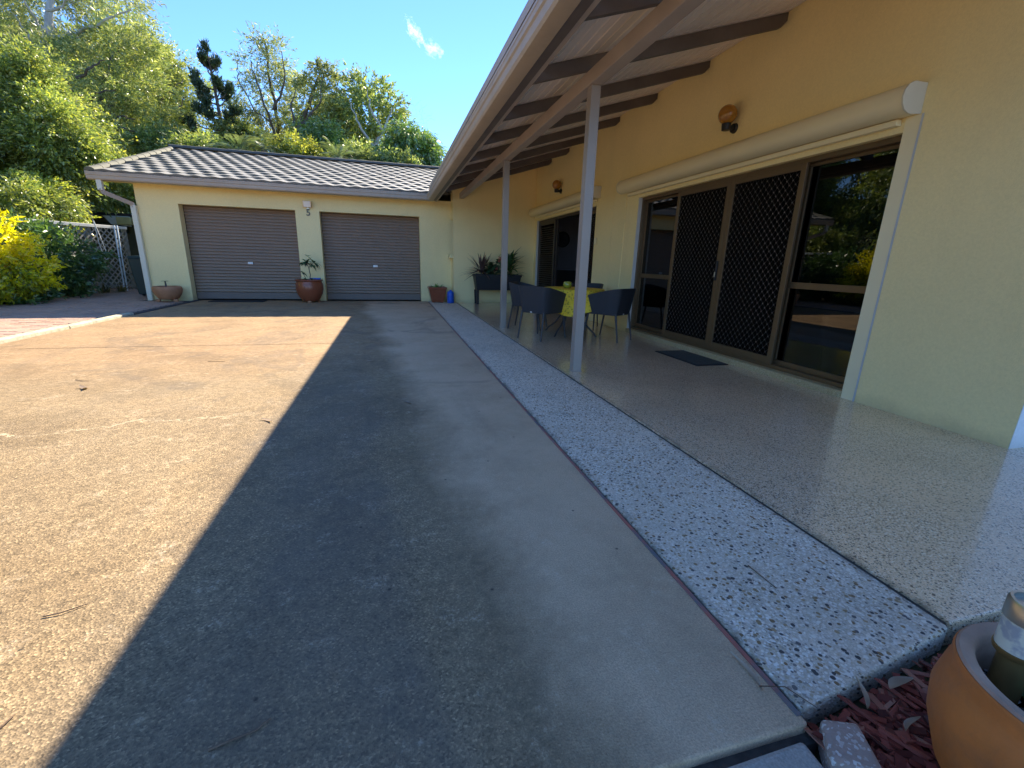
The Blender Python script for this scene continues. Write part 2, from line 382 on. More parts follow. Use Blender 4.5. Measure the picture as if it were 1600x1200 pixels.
M['cap'] = paint('ivory_end_cap', (0.70, 0.66, 0.52), 0.5, 0.03, 5)
M['jamb'] = paint('grey_white_jamb', (0.62, 0.60, 0.55), 0.5, 0.04, 5)
def make_tile():
    k = NT('roof_tile_glaze')
    c = k.ramp(k.rnd(), [(0.0, (0.27, 0.25, 0.205)), (0.5, (0.31, 0.287, 0.236)), (1.0, (0.35, 0.325, 0.268))])
    c = k.mix(k.math('MULTIPLY', k.ramp(k.noise(5, 6, 0.7), [(0.5, 0), (0.75, 1)]), 0.35), c, (0.17, 0.16, 0.13))
    k.pbr(c, 0.5, 0, k.bump(k.noise(70, 3), 0.2, 0.004), 0.45); return k.m
M['tile'] = make_tile()
M['tile_edge'] = paint('shaded_tile_edge', (0.19, 0.175, 0.145), 0.9, 0.3, 8)  # shade of the tile courses, put into the colour of the front faces
M['cap_tile'] = paint('verge_mortar', (0.13, 0.125, 0.09), 0.8, 0.2, 6, 0.4, 50)
M['ridge'] = paint('ridge_tile', (0.085, 0.085, 0.075), 0.7, 0.25, 6, 0.4, 50)
M['gutter'] = paint('taupe_metal', (0.46, 0.365, 0.27), 0.5, 0.06, 2.5, dirt=0.15)
M['rafter'] = paint('dark_brown_timber', (0.125, 0.10, 0.09), 0.55, 0.2, 4, 0.2, 60)
M['beam'] = paint('taupe_timber', (0.42, 0.34, 0.285), 0.5, 0.1, 3, 0.12, 60)
M['post'] = paint('grey_steel_paint', (0.32, 0.265, 0.22), 0.33, 0.05, 3)
def make_board():
    k = NT('ceiling_board')
    c = k.ramp(k.rnd(), [(0.0, (0.86, 0.74, 0.64)), (1.0, (0.91, 0.79, 0.69))])
    k.pbr(c, 0.45, 0, None, 0.4); return k.m
M['board'] = make_board()
M['roller'] = paint('taupe_roller', (0.245, 0.167, 0.108), 0.42, 0.04, 2, dirt=0.12)
M['roller_rail'] = paint('roller_rail', (0.17, 0.125, 0.10), 0.45, 0.05, 3)
M['bronze'] = paint('bronze_aluminium', (0.165, 0.105, 0.052), 0.38, 0.06, 4, metal=0.35)
M['dark_frame'] = paint('dark_bronze', (0.035, 0.026, 0.022), 0.4, 0.08, 4)
M['black'] = paint('black_plastic', (0.014, 0.015, 0.017), 0.5, 0.1, 6)
M['glass'] = make_glass('pane_glass')
k = NT('screen_gauze'); _d = k.n.new('ShaderNodeBsdfDiffuse'); _d.inputs['Color'].default_value = (0.012, 0.009, 0.007, 1); _t = k.n.new('ShaderNodeBsdfTransparent'); _t.inputs['Color'].default_value = (0.75, 0.72, 0.7, 1)
_x = k.n.new('ShaderNodeMixShader'); _x.inputs[0].default_value = 0.5; k.link(_d.outputs[0], _x.inputs[1]); k.link(_t.outputs[0], _x.inputs[2]); k.link(_x.outputs[0], k.out.inputs['Surface']); M['screen'] = k.m
M['grille'] = paint('grille_bronze', (0.040, 0.030, 0.024), 0.4, 0.08, 6)
M['grille_node'] = paint('grille_knuckle', (0.24, 0.20, 0.16), 0.35, 0.05, 6)
M['terracotta'] = paint('terracotta', (0.56, 0.165, 0.030), 0.62, 0.28, 5, 0.35, 60, dirt=0.30)
M['terracotta_rim'] = paint('terracotta_rim', (0.43, 0.27, 0.185), 0.75, 0.2, 9, 0.3, 90)
M['terracotta_pale'] = paint('pale_terracotta', (0.44, 0.20, 0.095), 0.7, 0.15, 8, 0.2, 70)
M['glazed'] = paint('glazed_brown_clay', (0.27, 0.078, 0.036), 0.28, 0.12, 8)
M['potsoil'] = paint('potting_mix', (0.030, 0.024, 0.02), 0.95, 0.5, 40, 0.9, 90)
M['steel'] = paint('brushed_steel', (0.52, 0.49, 0.42), 0.28, 0.08, 9, metal=0.9)
M['brass'] = paint('brassy_stake', (0.30, 0.20, 0.075), 0.38, 0.2, 9, metal=0.7)
M['alu'] = paint('ladder_aluminium', (0.66, 0.72, 0.80), 0.45, 0.08, 6, metal=0.3)
M['white'] = paint('white_paint', (0.78, 0.78, 0.76), 0.5, 0.06, 5, dirt=0.12)
M['lattice'] = paint('grey_lattice', (0.34, 0.33, 0.31), 0.75, 0.2, 7)
M['paling'] = paint('weathered_paling', (0.20, 0.185, 0.165), 0.85, 0.3, 6, 0.4, 40)
M['bin'] = paint('bin_green', (0.012, 0.030, 0.024), 0.5, 0.1, 5)
M['blue'] = paint('blue_plastic', (0.012, 0.105, 0.55), 0.38, 0.06, 5)
M['mat'] = paint('rubber_mat', (0.016, 0.016, 0.017), 0.85, 0.2, 30, 0.6, 200)
M['mat_in'] = paint('mat_carpet', (0.055, 0.062, 0.058), 0.95, 0.25, 30, 0.8, 250)
M['mulchwood'] = None
M['plaster'] = paint('interior_plaster', (0.40, 0.40, 0.44), 0.8, 0.04, 2)
M['interior_dark'] = paint('interior_floor', (0.06, 0.05, 0.045), 0.6, 0.2, 3)
M['curtain'] = paint('dark_curtain', (0.05, 0.042, 0.035), 0.9, 0.2, 8)
M['shed_green'] = paint('shed_green', (0.035, 0.05, 0.035), 0.7, 0.2, 4)
M['shed_wall'] = paint('shed_olive', (0.14, 0.12, 0.065), 0.85, 0.2, 4)
M['cream_box'] = paint('cream_tub', (0.62, 0.52, 0.22), 0.6, 0.1, 5)
M['bark_gum'] = make_bark('gum_bark', (0.36, 0.32, 0.27), (0.56, 0.53, 0.48))
M['bark_dark'] = make_bark('dark_bark', (0.075, 0.06, 0.05), (0.16, 0.13, 0.11))
M['bark_grey'] = make_bark('grey_bark', (0.18, 0.16, 0.14), (0.33, 0.30, 0.27))
M['leaf_olive'] = make_leaf('olive_leaves', (0.045, 0.068, 0.020), (0.10, 0.128, 0.038), (0.21, 0.22, 0.080), 0.45, gain=2.6)
M['leaf_gum'] = make_leaf('gum_leaves', (0.060, 0.085, 0.040), (0.11, 0.135, 0.055), (0.20, 0.195, 0.085), 0.4, 0.045, gain=2.6)
M['leaf_lime'] = make_leaf('lime_leaves', (0.09, 0.13, 0.022), (0.18, 0.21, 0.035), (0.30, 0.30, 0.06), 0.5, gain=2.0)
M['leaf_mid'] = make_leaf('green_leaves', (0.045, 0.075, 0.022), (0.095, 0.130, 0.038), (0.19, 0.215, 0.075), 0.5, gain=2.35)
M['leaf_mango'] = make_leaf('mango_leaves', (0.035, 0.075, 0.014), (0.07, 0.125, 0.022), (0.14, 0.19, 0.04), 0.35, 0.12, gain=2.4)
M['leaf_pine'] = make_leaf('pine_needles', (0.018, 0.042, 0.020), (0.035, 0.072, 0.034), (0.07, 0.115, 0.05), 0.25, 0.06)
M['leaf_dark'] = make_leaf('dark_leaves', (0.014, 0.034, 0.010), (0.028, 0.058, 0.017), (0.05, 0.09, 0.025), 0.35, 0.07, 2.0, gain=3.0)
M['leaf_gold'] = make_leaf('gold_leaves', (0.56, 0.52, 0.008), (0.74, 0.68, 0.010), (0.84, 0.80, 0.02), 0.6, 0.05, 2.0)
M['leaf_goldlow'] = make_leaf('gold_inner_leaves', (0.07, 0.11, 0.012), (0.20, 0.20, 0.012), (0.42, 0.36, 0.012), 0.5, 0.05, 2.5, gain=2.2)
M['leaf_orange'] = make_leaf('old_leaves', (0.30, 0.13, 0.02), (0.36, 0.17, 0.03), (0.25, 0.12, 0.03), 0.4, 0.04, 2.0)
M['leaf_palm'] = make_leaf('palm_leaves', (0.06, 0.10, 0.045), (0.10, 0.14, 0.065), (0.15, 0.18, 0.09), 0.35, 0.1, gain=1.7)
M['leaf_strap'] = make_leaf('strappy_leaves', (0.06, 0.07, 0.02), (0.13, 0.12, 0.035), (0.24, 0.20, 0.07), 0.3, 0.08, 3.0)
M['leaf_pot'] = make_leaf('pot_leaves', (0.012, 0.032, 0.014), (0.022, 0.055, 0.02), (0.05, 0.10, 0.03), 0.25, 0.12, 5.0, gain=2.2)
M['leaf_cordyline'] = make_leaf('cordyline_leaves', (0.035, 0.022, 0.022), (0.060, 0.035, 0.032), (0.09, 0.055, 0.045), 0.2, 0.12, 5.0, gain=2.0)
M['leaf_fresh'] = make_leaf('fresh_leaves', (0.03, 0.09, 0.02), (0.06, 0.15, 0.03), (0.10, 0.20, 0.04), 0.35, 0.1, 8.0, gain=1.7)
M['flower'] = make_leaf('pink_spathe', (0.55, 0.16, 0.13), (0.62, 0.22, 0.18), (0.5, 0.12, 0.1), 0.3, 0.1, 8.0)

# ------------------------------------------------------------------ ground and paving
def hill(x, y):
    a = max(0.0, y-18.0)*0.13 + max(0.0, -x-10.0)*0.16
    return min(a, 11.0) * 1.0 - 0.09
g = MB(); xs = np.concatenate([np.linspace(-900, -60, 8), np.linspace(-50, 40, 46), np.linspace(60, 900, 8)]); ys = np.concatenate([np.linspace(-900, -40, 8), np.linspace(-30, 80, 56), np.linspace(100, 900, 8)])
for j in ys:
    for i in xs: g.v.append((float(i), float(j), hill(i, j)))
nx = len(xs)
for j in range(len(ys)-1):
    for i in range(nx-1): a = j*nx+i; g.f.append((a, a+1, a+nx+1, a+nx))
o = g.build('ground', M['ground'], smooth=60); o['kind'] = 'structure'

drive = setting('driveway')
def slab(mb, x0, x1, y0, y1, z0, z1): mb.box(x0, x1, y0, y1, z0, z1)
MB().box(-4.40, 0.945, 0.60, 6.04, -0.085, 0.0).build('concrete_slab', M['concrete'], drive, bevel=0.006)
MB().box(-4.40, 0.945, 6.052, 12.30, -0.085, 0.0).build('concrete_slab', M['concrete'], drive, bevel=0.006)
MB().box(-12.0, -4.41, -26, 6.30, -0.085, -0.004).build('concrete_slab', M['concrete'], drive, bevel=0.006)
MB().box(-4.40, 0.60, -26, 0.57, -0.085, -0.012).build('concrete_slab', M['concrete'], drive, bevel=0.008)  # this and the slab before run on unseen, lengthened for bounced sunlight
MB().box(0.61, 14.0, -26, -1.05, -0.085, -0.012).build('concrete_slab', M['concrete'], drive, bevel=0.008)  # unseen slab added behind the camera to bounce sunlight onto the veranda
# strip of reddish joint filler along the pebble strip
k = NT('joint_filler'); cc = k.ramp(k.noise(3.0, 6, 0.7), [(0.42, (0.17, 0.155, 0.15)), (0.56, (0.42, 0.13, 0.09)), (0.7, (0.24, 0.2, 0.19))]); k.pbr(cc, 0.9); M['filler'] = k.m
MB().box(0.930, 0.9435, 0.62, 12.0, -0.02, 0.0035).build('joint_filler', M['filler'], drive)
strip = setting('pebble_strip')
MB().hexa([(0.953, 0.625, -0.085), (1.642, 0.73, -0.085), (1.642, 11.84, -0.085), (0.953, 12.30, -0.085)],
          [(0.953, 0.625, 0.010), (1.642, 0.73, 0.010), (1.642, 11.84, 0.010), (0.953, 12.30, 0.010)]).build('pebble_slab', M['pebble'], strip, bevel=0.008)
M['joint_dark'] = paint('joint_dirt', (0.07, 0.062, 0.052), 0.95, 0.4, 30, 0.8, 80)
MB().box(0.944, 0.9545, 0.64, 12.2, -0.08, -0.004).build('joint_dirt', M['joint_dark'], strip)
MB().box(1.640, 1.664, 0.75, 11.8, -0.08, 0.002).build('joint_dirt', M['joint_dark'], strip)
pat = setting('patio')
MB().box(1.662, 3.90, 0.74, 12.0, -0.085, 0.012).build('patio_slab', M['patio'], pat, bevel=0.006)
MB().box(3.902, 9.0, -1.0, 1.69, -0.085, 0.012).build('patio_slab', M['patio'], pat, bevel=0.006)

# brick path on the left: bricks one by one, the far ones joined
path = setting('brick_path')
bm_ = MB().box(-0.112, 0.112, -0.0525, 0.0525, -0.05, 0.0).mesh('brick', M['brick'], bevel=0.004)
rng = random.Random(4)
far = MB(); spots = []
row = 0; y = 6.36
while y < 16.2:
    off = 0.1165 if row % 2 else 0.0
    x = -4.66-off
    while x > -8.6:
        lim = -4.55 if y < 12.25 else (-5.42 if y > 12.1 else -4.55)
        if x+0.115 < lim and not (y > 12.1 and x > -5.6): spots.append((x, y))
        x -= 0.233
    y += 0.1135; row += 1
def vis_score(p):
    x, y = p
    return math.hypot(x, y) + (3.0 if x < -7.3+max(0, (9-y))*0.25 else 0) + (6 if x < -0.75*y-0.9 else 0)
spots.sort(key=vis_score)
for i, (x, y) in enumerate(spots):
    z = -0.010+rng.uniform(-0.004, 0.004)
    if i < 296:
        b = link('brick', bm_, path, (x+rng.uniform(-.002, .002), y+rng.uniform(-.002, .002), z), (rng.uniform(-.01, .01), rng.uniform(-.01, .01), rng.uniform(-.012, .012)))
    else:
        far.box(x-.112, x+.112, y-.0525, y+.0525, -0.06, z)
o = far.build('brick_field', M['brick'], path); o['kind'] = 'stuff'
MB().box(-8.8, -4.56, 6.31, 16.3, -0.075, -0.022).build('sand_bed', M['joint_dark'], path)
# pale weathered edging between the bricks and the concrete
ed = setting('path_edging')
for (x0, y0, x1, y1, w, z1, mm) in ((-4.545, 5.2, -4.425, 7.62, 0, 0.045, 'edging'), (-4.54, 7.65, -4.42, 9.3, 0, 0.040, 'edging'), (-4.53, 9.34, -4.43, 12.25, 0, 0.014, 'edging_dark')):
    MB().hexa([(x0, y0, -0.08), (x1, y0, -0.08), (x1+0.01, y1, -0.08), (x0+0.01, y1, -0.08)], [(x0+0.012, y0, z1), (x1-0.012, y0, z1-0.008), (x1, y1, z1-0.006), (x0+0.02, y1, z1)]).build('edging_piece', M[mm], ed, bevel=0.01)
bed = MB()
for i in range(16):
    for j in range(14):
        pass
o = MB().box(-16, -8.55, 5.0, 20.0, -0.085, -0.012).build('garden_bed', M['soil']); o['kind'] = 'structure'
o = MB().box(-8.56, -5.3, 16.31, 20.0, -0.085, -0.014).build('soil_strip', M['soil']); o['kind'] = 'structure'
# near right corner: mulch bed soil, small pavers
o = MB().hexa([(0.98, -1.0, -0.085), (3.88, -1.0, -0.085), (3.88, 0.72, -0.085), (0.98, 0.60, -0.085)], [(0.98, -1.0, -0.03), (3.88, -1.0, -0.03), (3.88, 0.72, -0.03), (0.98, 0.60, -0.03)]).build('mulch_soil', M['soil']); o['kind'] = 'structure'
k = NT('paver_pebble'); vv = k.n.new('ShaderNodeTexVoronoi'); vv.inputs['Scale'].default_value = 150; k.link(k.pos(), vv.inputs['Vector'])
cc = k.mix(k.ramp(k.sep(vv.outputs['Color'])[0], [(0.0, 0.0), (0.75, 0.1), (0.9, 1.0)]), k.ramp(k.noise(6, 5), [(0.3, (0.33, 0.235, 0.185)), (0.7, (0.42, 0.30, 0.235))]), (0.62, 0.55, 0.48))
k.pbr(cc, 0.85, 0, k.bump(vv.outputs['Distance'], 0.3, 0.004), 0.3); M['paver_pink'] = k.m
k = NT('paver_grey'); cc = k.mix(0.6, k.ramp(k.noise(5, 6), [(0.3, (0.33, 0.30, 0.25)), (0.7, (0.43, 0.40, 0.34))]), k.ramp(k.noise(150, 3, 0.7), [(0.3, (0.22, 0.2, 0.17)), (0.7, (0.5, 0.46, 0.4))]))
k.pbr(cc, 0.85, 0, k.bump(k.noise(150, 3), 0.4, 0.004), 0.3); M['paver_grey'] = k.m
pv = setting('paver_path')
MB().hexa([(0.62, 0.0, -0.08), (0.875, 0.0, -0.08), (0.905, 0.578, -0.08), (0.62, 0.572, -0.08)], [(0.62, 0.0, -0.008), (0.875, 0.0, -0.008), (0.905, 0.578, -0.008), (0.62, 0.572, -0.008)]).build('paver', M['paver_grey'], pv, bevel=0.012)
MB().box(0.60, 0.955, 0.575, 0.600, -0.08, -0.03).build('joint_dirt', M['joint_dark'], pv)

# ------------------------------------------------------------------ the house
XW, YG, YP, X1, GX0 = 3.758, 12.293, 11.85, 1.585, -5.385
house = thing('house', 'cream rendered single storey house with double garage, tiled roof and open rafter veranda', 'house')
S = 0.305                                             # roof slope (rise over run)
def ceil_z(x): return 3.440 - S*(XW-x)
# walls ------------------------------------------------------------
D1, D2, GH = (-4.585, -2.159), (-1.619, 0.772), 2.147
w = MB()
w.box(GX0, D1[0], YG, YG+0.24, -0.05, 2.56); w.box(D1[1], D2[0], YG, YG+0.24, -0.05, 2.56); w.box(D2[1], X1+0.1, YG, YG+0.24, -0.05, 2.56)
w.box(D1[0], D1[1], YG, YG+0.24, GH, 2.56); w.box(D2[0], D2[1], YG, YG+0.24, GH, 2.56)
w.build('wall', M['wall'], house)
w = MB(); w.box(GX0, GX0+0.2, YG+0.241, 19.6, -0.05, 2.56)
w.prism([(GX0+0.002, YG, 2.561), (GX0+0.002, 16.0, 2.561+S*(16-YG)+0.1), (GX0+0.002, 19.6, 2.561)], (0.19, 0, 0)); w.box(GX0, 6, 19.4, 19.6, -0.05, 2.56); w.build('wall', M['wall'], house)
# return wall with its slim window, then the wall behind the planter
wy0, wy1, wz0, wz1 = 11.93, 12.2, 1.23, 2.10
for z0, z1 in ((-0.05, wz0), (wz1, 2.80)): MB().box(X1, X1+0.18, YP+0.071, YG-0.001, z0, z1).build('wall', M['wall'], house)
win = link('window', None, house)
MB().box(X1+0.10, X1+0.14, YP+0.073, YG-0.002, wz0+0.002, wz1-0.002).build('frame', M['dark_frame'], win)
MB().box(X1-0.09, X1-0.001, YP+0.02, YG-0.002, wz0-0.09, wz0-0.002).build('sill', M['wall'], win, bevel=0.006)
def gable_wall(mb, x0, x1, y0, y1):
    mb.hexa([(x0, y0, -0.05), (x1, y0, -0.05), (x1, y1, -0.05), (x0, y1, -0.05)], [(x0, y0, ceil_z(x0)+0.03), (x1, y0, ceil_z(x1)+0.03), (x1, y1, ceil_z(x1)+0.03), (x0, y1, ceil_z(x0)+0.03)])
w = MB(); gable_wall(w, X1, XW+0.2, YP, YP+0.07); w.build('wall', M['wall'], house)
# long veranda wall with two wide openings
O1 = (2.815, 6.588, 2.093); O2 = (8.10, 11.66, 2.135); XE = 1.694
zt = ceil_z(XW)+0.02
w = MB()
for (a, b, z0, z1) in ((XE, O1[0], -0.05, zt), (O1[1], O2[0], -0.05, zt), (O2[1], YP-0.001, -0.05, zt), (O1[0], O1[1], O1[2], zt), (O2[0], O2[1], O2[2], zt)):
    w.box(XW, XW+0.2, a, b, z0, z1)
w.build('wall', M['wall'], house)
MB().box(XW+0.003, 12, XE-0.004, XE-0.001, -0.05, 3.7).build('wall', M['skylit_wall'], house)['label'] = 'end wall facing the garden, whitened in colour for the sky light'
w = MB(); w.box(XW+.201, 12, XE, XE+.2, -0.05, 3.7); w.box(11.8, 12, XE+0.21, 19.4, -0.05, 3.0); w.box(6.0, 12.0, 19.4, 19.6, -0.05, 3.0); w.build('wall', M['wall'], house)
# interior shells so that the openings look into rooms
w = MB(); w.box(XW+0.21, 7.4, 12.55, 12.65, 0, 2.5); w.box(7.4, 7.5, 7.3, 12.65, 0, 2.5); w.box(XW+0.21, 7.5, 7.2, 7.3, 0, 2.5); w.build('inner_wall', M['plaster'], house)
w = MB(); w.box(7.4, 7.5, XE+0.21, 7.19, 0, 2.5); w.box(XW+0.21, 7.4, XE+0.22, XE+0.3, 0, 2.5); w.build('inner_wall', M['curtain'], house)
MB().box(XW+0.02, 7.5, XE+0.21, 12.65, -0.06, 0.05).build('inner_floor', M['interior_dark'], house)
MB().box(XW+0.205, 7.5, XE+0.21, 12.65, 2.5, 2.56).build('inner_ceiling', M['plaster'], house)
# proud cladding panels between the two openings
for a, b in ((6.96, 7.385), (7.392, 7.93)):
    MB().box(XW-0.014, XW-0.001, a, b, 0.02, 2.385).build('cladding_panel', M['wall'], house, bevel=0.003)
MB().box(XW-0.004, XW+0.0, O1[0]-0.115, O1[0]-0.001, 0.013, 2.19).build('jamb', M['trim'], house)
MB().box(XW+0.002, XW+0.19, O1[1]-0.012, O1[1]-0.001, 0.013, O1[2]).build('jamb', M['jamb'], house)
MB().box(XW+0.002, XW+0.19, O2[1]-0.014, O2[1]-0.001, 0.013, O2[2]).build('jamb', M['jamb'], house)
MB().box(XW-0.03, XW+0.19, O1[0]+0.002, O1[1]-0.014, 0.0, 0.075).build('door_sill', M['sill_pebble'], house, bevel=0.01)
MB().box(XW-0.02, XW+0.19, O2[0]+0.002, O2[1]-0.016, 0.0, 0.06).build('door_sill', M['sill_pebble'], house, bevel=0.01)
M['caulk'] = paint('grey_caulk', (0.52, 0.54, 0.56), 0.7, 0.1, 12)
MB().box(XW-0.007, XW-0.0045, O1[0]-0.122, O1[0]-0.108, 0.013, 2.19).build('caulk_line', M['caulk'], house)

# garage roller doors ----------------------------------------------
def roller_door(x0, x1):
    d = link('roller_door', None, house)
    yc = YG+0.27; mb = MB(); n = 27; pts = []
    for i in range(n*6+1):
        z = 0.17 + (GH-0.17)*i/(n*6.0); ph = (i % 6)/6.0
        off = [0.0, 0.010, 0.016, 0.016, 0.012, 0.004][i % 6]
        pts.append((z, yc-off))
    for (za, ya), (zb, yb) in zip(pts[:-1], pts[1:]): mb.quad((x0+0.004, ya, za), (x1-0.004, ya, za), (x1-0.004, yb, zb), (x0+0.004, yb, zb))
    mb.build('door_curtain', M['roller'], d, smooth=20)
    MB().box(x0+0.004, x1-0.004, yc-0.022, yc+0.02, 0.012, 0.169).build('bottom_rail', M['roller_rail'], d, bevel=0.004)
    xm = (x0+x1)/2+0.045
    MB().box(xm-0.055, xm+0.055, yc-0.035, yc-0.012, 0.855, 0.91).build('handle', M['white'], d, bevel=0.005)
    for xa in (x0+0.004, x1-0.05): MB().box(xa, xa+0.046, yc+0.021, yc+0.07, 0, GH).build('guide_track', M['roller_rail'], d)
    return d
roller_door(*D1); roller_door(*D2)
MB().box(GX0+0.21, 5.8, YG+0.9, YG+1.0, 0, 2.5).build('inner_wall', M['curtain'], house)

# garage roof ------------------------------------------------------
EZ, EY, EX = 2.65, 11.79, 0.945                        # outer top edge of the gutters
roof = link('roof', None, house)
YR = 16.04; ZR = EZ+S*(YR-EY); VX = -5.97
def gz(y): return EZ - 0.01 + S*(y-EY)
mb = MB(); t = 0.10
mb.hexa([(VX+.03, EY+.06, gz(EY+.06)-t), (EX+0.06, EY+.06, gz(EY+.06)-t), (EX+0.06+(YR-EY-.06), YR, gz(YR)-t), (VX+.03, YR, gz(YR)-t)],
        [(VX+.03, EY+.06, gz(EY+.06)), (EX+0.06, EY+.06, gz(EY+.06)), (EX+0.06+(YR-EY-.06), YR, gz(YR)), (VX+.03, YR, gz(YR))])
mb.hexa([(VX+.03, YR+.001, gz(YR)-t), (EX+4.3, YR+.001, gz(YR)-t), (9.4, 20.2, gz(EY)-t), (VX+.03, 20.2, gz(EY)-t)],
        [(VX+.03, YR+.001, gz(YR)), (EX+4.3, YR+.001, gz(YR)), (9.4, 20.2, gz(EY)), (VX+.03, 20.2, gz(EY))])
mb.build('roof_deck', M['ridge'], roof)
# roman tiles
TW, NC = 0.33, 13
GA = math.hypot(YR-EY, ZR-EZ)/NC
ang = math.atan(S)
def tile_mesh():
    mb = MB(); n = 10; L = GA+0.05
    prof = [0.5-0.5*math.cos(2*math.pi*(i/n)) for i in range(n+1)]
    hs = [0.020*p for p in prof]
    rows = [(-0.0, 0.031), (L, 0.004)]
    for (s, b) in rows:
        for i in range(n+1): mb.v.append((TW*i/n, s, b+hs[i]+0.012))
    for i in range(n): mb.f.append((i, i+1, n+1+i+1, n+1+i))
    i0 = len(mb.v)
    for i in range(n+1): mb.v.append((TW*i/n, 0.003, hs[i]-0.002))
    for i in range(n): mb.f.append((i0+i, i0+i+1, i+1, i))
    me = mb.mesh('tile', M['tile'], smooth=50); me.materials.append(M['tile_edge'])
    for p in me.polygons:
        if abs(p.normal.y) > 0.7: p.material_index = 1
    return me
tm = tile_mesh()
rng = random.Random(11)
for r in range(NC):
    s = r*GA - 0.03
    y = EY + s*math.cos(ang) + 0.03; z = EZ - 0.002 + s*math.sin(ang)
    for c in range(23):
        x = VX+0.17 + c*TW + (TW/2 if r % 2 else 0.0)
        if x > EX + (y-EY) + 0.25: continue
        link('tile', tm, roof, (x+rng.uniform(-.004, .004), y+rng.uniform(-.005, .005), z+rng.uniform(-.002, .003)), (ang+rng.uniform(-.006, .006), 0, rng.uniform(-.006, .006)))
# capping tiles up the verge and along the ridge
def cap_mesh(L, r, mat):
    mb = MB(); n = 6
    for k, (s, q) in enumerate(((0.0, 1.0), (L, 0.9))):
        for i in range(n+1):
            w_ = math.pi*i/n; mb.v.append((-r*q*math.cos(w_), s, r*q*0.75*math.sin(w_)))
    for i in range(n): mb.f.append((i, i+1, n+1+i+1, n+1+i))
    mb.f.append(tuple(range(n+1)))
    return mb.mesh('cap_tile', mat, smooth=40)
vc_ = cap_mesh(GA+0.03, 0.10, M['cap_tile'])
for r in range(NC):
    s = r*GA
    link('verge_tile', vc_, roof, (VX+0.085, EY+0.02+s*math.cos(ang), EZ+0.012+s*math.sin(ang)), (ang, 0, rng.uniform(-.01, .01)))
rc_ = cap_mesh(0.40, 0.12, M['ridge'])
for i in range(26):
    link('ridge_tile', rc_, roof, (VX+0.02+0.37*i, YR, ZR+0.035), (0, 0, -math.pi/2))
MB().hexa([(VX-0.0, EY+.06, gz(EY+.06)-0.16), (VX+.028, EY+.06, gz(EY+.06)-0.16), (VX+.028, YR, gz(YR)-0.16), (VX, YR, gz(YR)-0.16)], [(VX, EY+.06, gz(EY+.06)+0.01), (VX+.028, EY+.06, gz(EY+.06)+0.01), (VX+.028, YR, gz(YR)+0.01), (VX, YR, gz(YR)+0.01)]).build('barge_board', M['gutter'], roof)
MB().box(VX+.03, EX+0.2, EY+0.14, YG-0.002, EZ-0.135, EZ-0.115).build('soffit', M['wall'], roof)

# veranda / house roof --------------------------------------------
vr = link('veranda_roof', None, house)
def hz_(x): return EZ + 0.02 + S*(x-EX)
XR = 7.6; YN = 0.15
mb = MB()
A = [(EX+.05, YN), (EX+.05, EY+.05), (XR, EY+XR-EX), (XR, YN)]
mb.prism([(x, y, hz_(x)+0.06) for x, y in A][::-1], (0, 0, 0.07))
mb.prism([(XR+.001, YN, hz_(XR)+0.06), (14.2, YN, hz_(EX)+0.06), (14.2, 20.0, hz_(EX)+0.06), (XR+.001, 20.0, hz_(XR)+0.06)], (0, 0, 0.07))
mb.build('roof_deck', M['gutter'], vr)
# ceiling boards, each its own board with a bead at one edge
BW = 0.0985; xb0 = 1.225
bd = MB()
def board_mesh(L):
    mb = MB(); e = 0.0045
    pr = [(e, 0.0), (BW-0.016, 0.0), (BW-0.012, 0.006), (BW-0.004, 0.006), (BW-0.001, 0.002), (BW-0.001, 0.018), (e, 0.018)]
    c = 1/math.sqrt(1+S*S); sN = S*c
    mb.prism([(u*c - h*sN, 0.0, u*sN + h*c) for u, h in pr][::-1], (0, L, 0))
    return mb.mesh('ceiling_board', M['board'])
LB = YP - YN - 0.6
bmsh = board_mesh(LB)
M['bead'] = paint('pale_bead', (0.90, 0.80, 0.70), 0.35, 0.03, 4)
x = xb0; step = BW/math.sqrt(1+S*S)
while x < XW-0.01:
    link('ceiling_board', bmsh, vr, (x, YN+0.6, ceil_z(x)+0.0))
    x += step
M['groove'] = M['bead']
# thin paler bead mouldings along the board edges
bead = MB(); x = xb0; c_ = 1/math.sqrt(1+S*S)
while x < XW-0.01:
    bead.box(x-0.0016, x+0.0016, YN+0.6, YP-0.01, ceil_z(x)-0.0025, ceil_z(x)+0.004); x += step
bead.build('board_beads', M['bead'], vr)['kind'] = 'stuff'
# rafters, chamfered where they meet the wall
RD = 0.118
def rafter_mesh(L):
    x0 = 1.222; x1 = XW-0.002; t = 0.048
    pr = [(x0, ceil_z(x0)-RD), (x1-0.06, ceil_z(x1-0.06)-RD), (x1, ceil_z(x1)-RD+0.045), (x1, ceil_z(x1)-0.003), (x0, ceil_z(x0)-0.003)]
    return MB().prism([(a, 0, b) for a, b in pr], (0, t, 0)).mesh('rafter', M['rafter'], bevel=0.003)
rm = rafter_mesh(0)
for i in range(-5, 8):
    y = 4.14 + 1.098*i
    if y > YN+0.6 and y < YP-0.06: link('rafter', rm, vr, (0, y, 0))
# beam on posts
BX0, BX1 = 1.745, 1.855
MB().box(BX0, BX1, YN+0.6, YP-0.003, 2.585, ceil_z(BX0)-RD-0.003).build('beam', M['beam'], vr, bevel=0.004)
# eaves: dark board and pale scotia
MB().box(1.095, 1.172, YN+0.6, 11.93, 2.505, 2.56).build('eave_board', M['rafter'], vr)
MB().box(1.174, 1.219, YN+0.6, YP+0.3, 2.515, 2.60).build('scotia', M['beam'], vr, bevel=0.006)

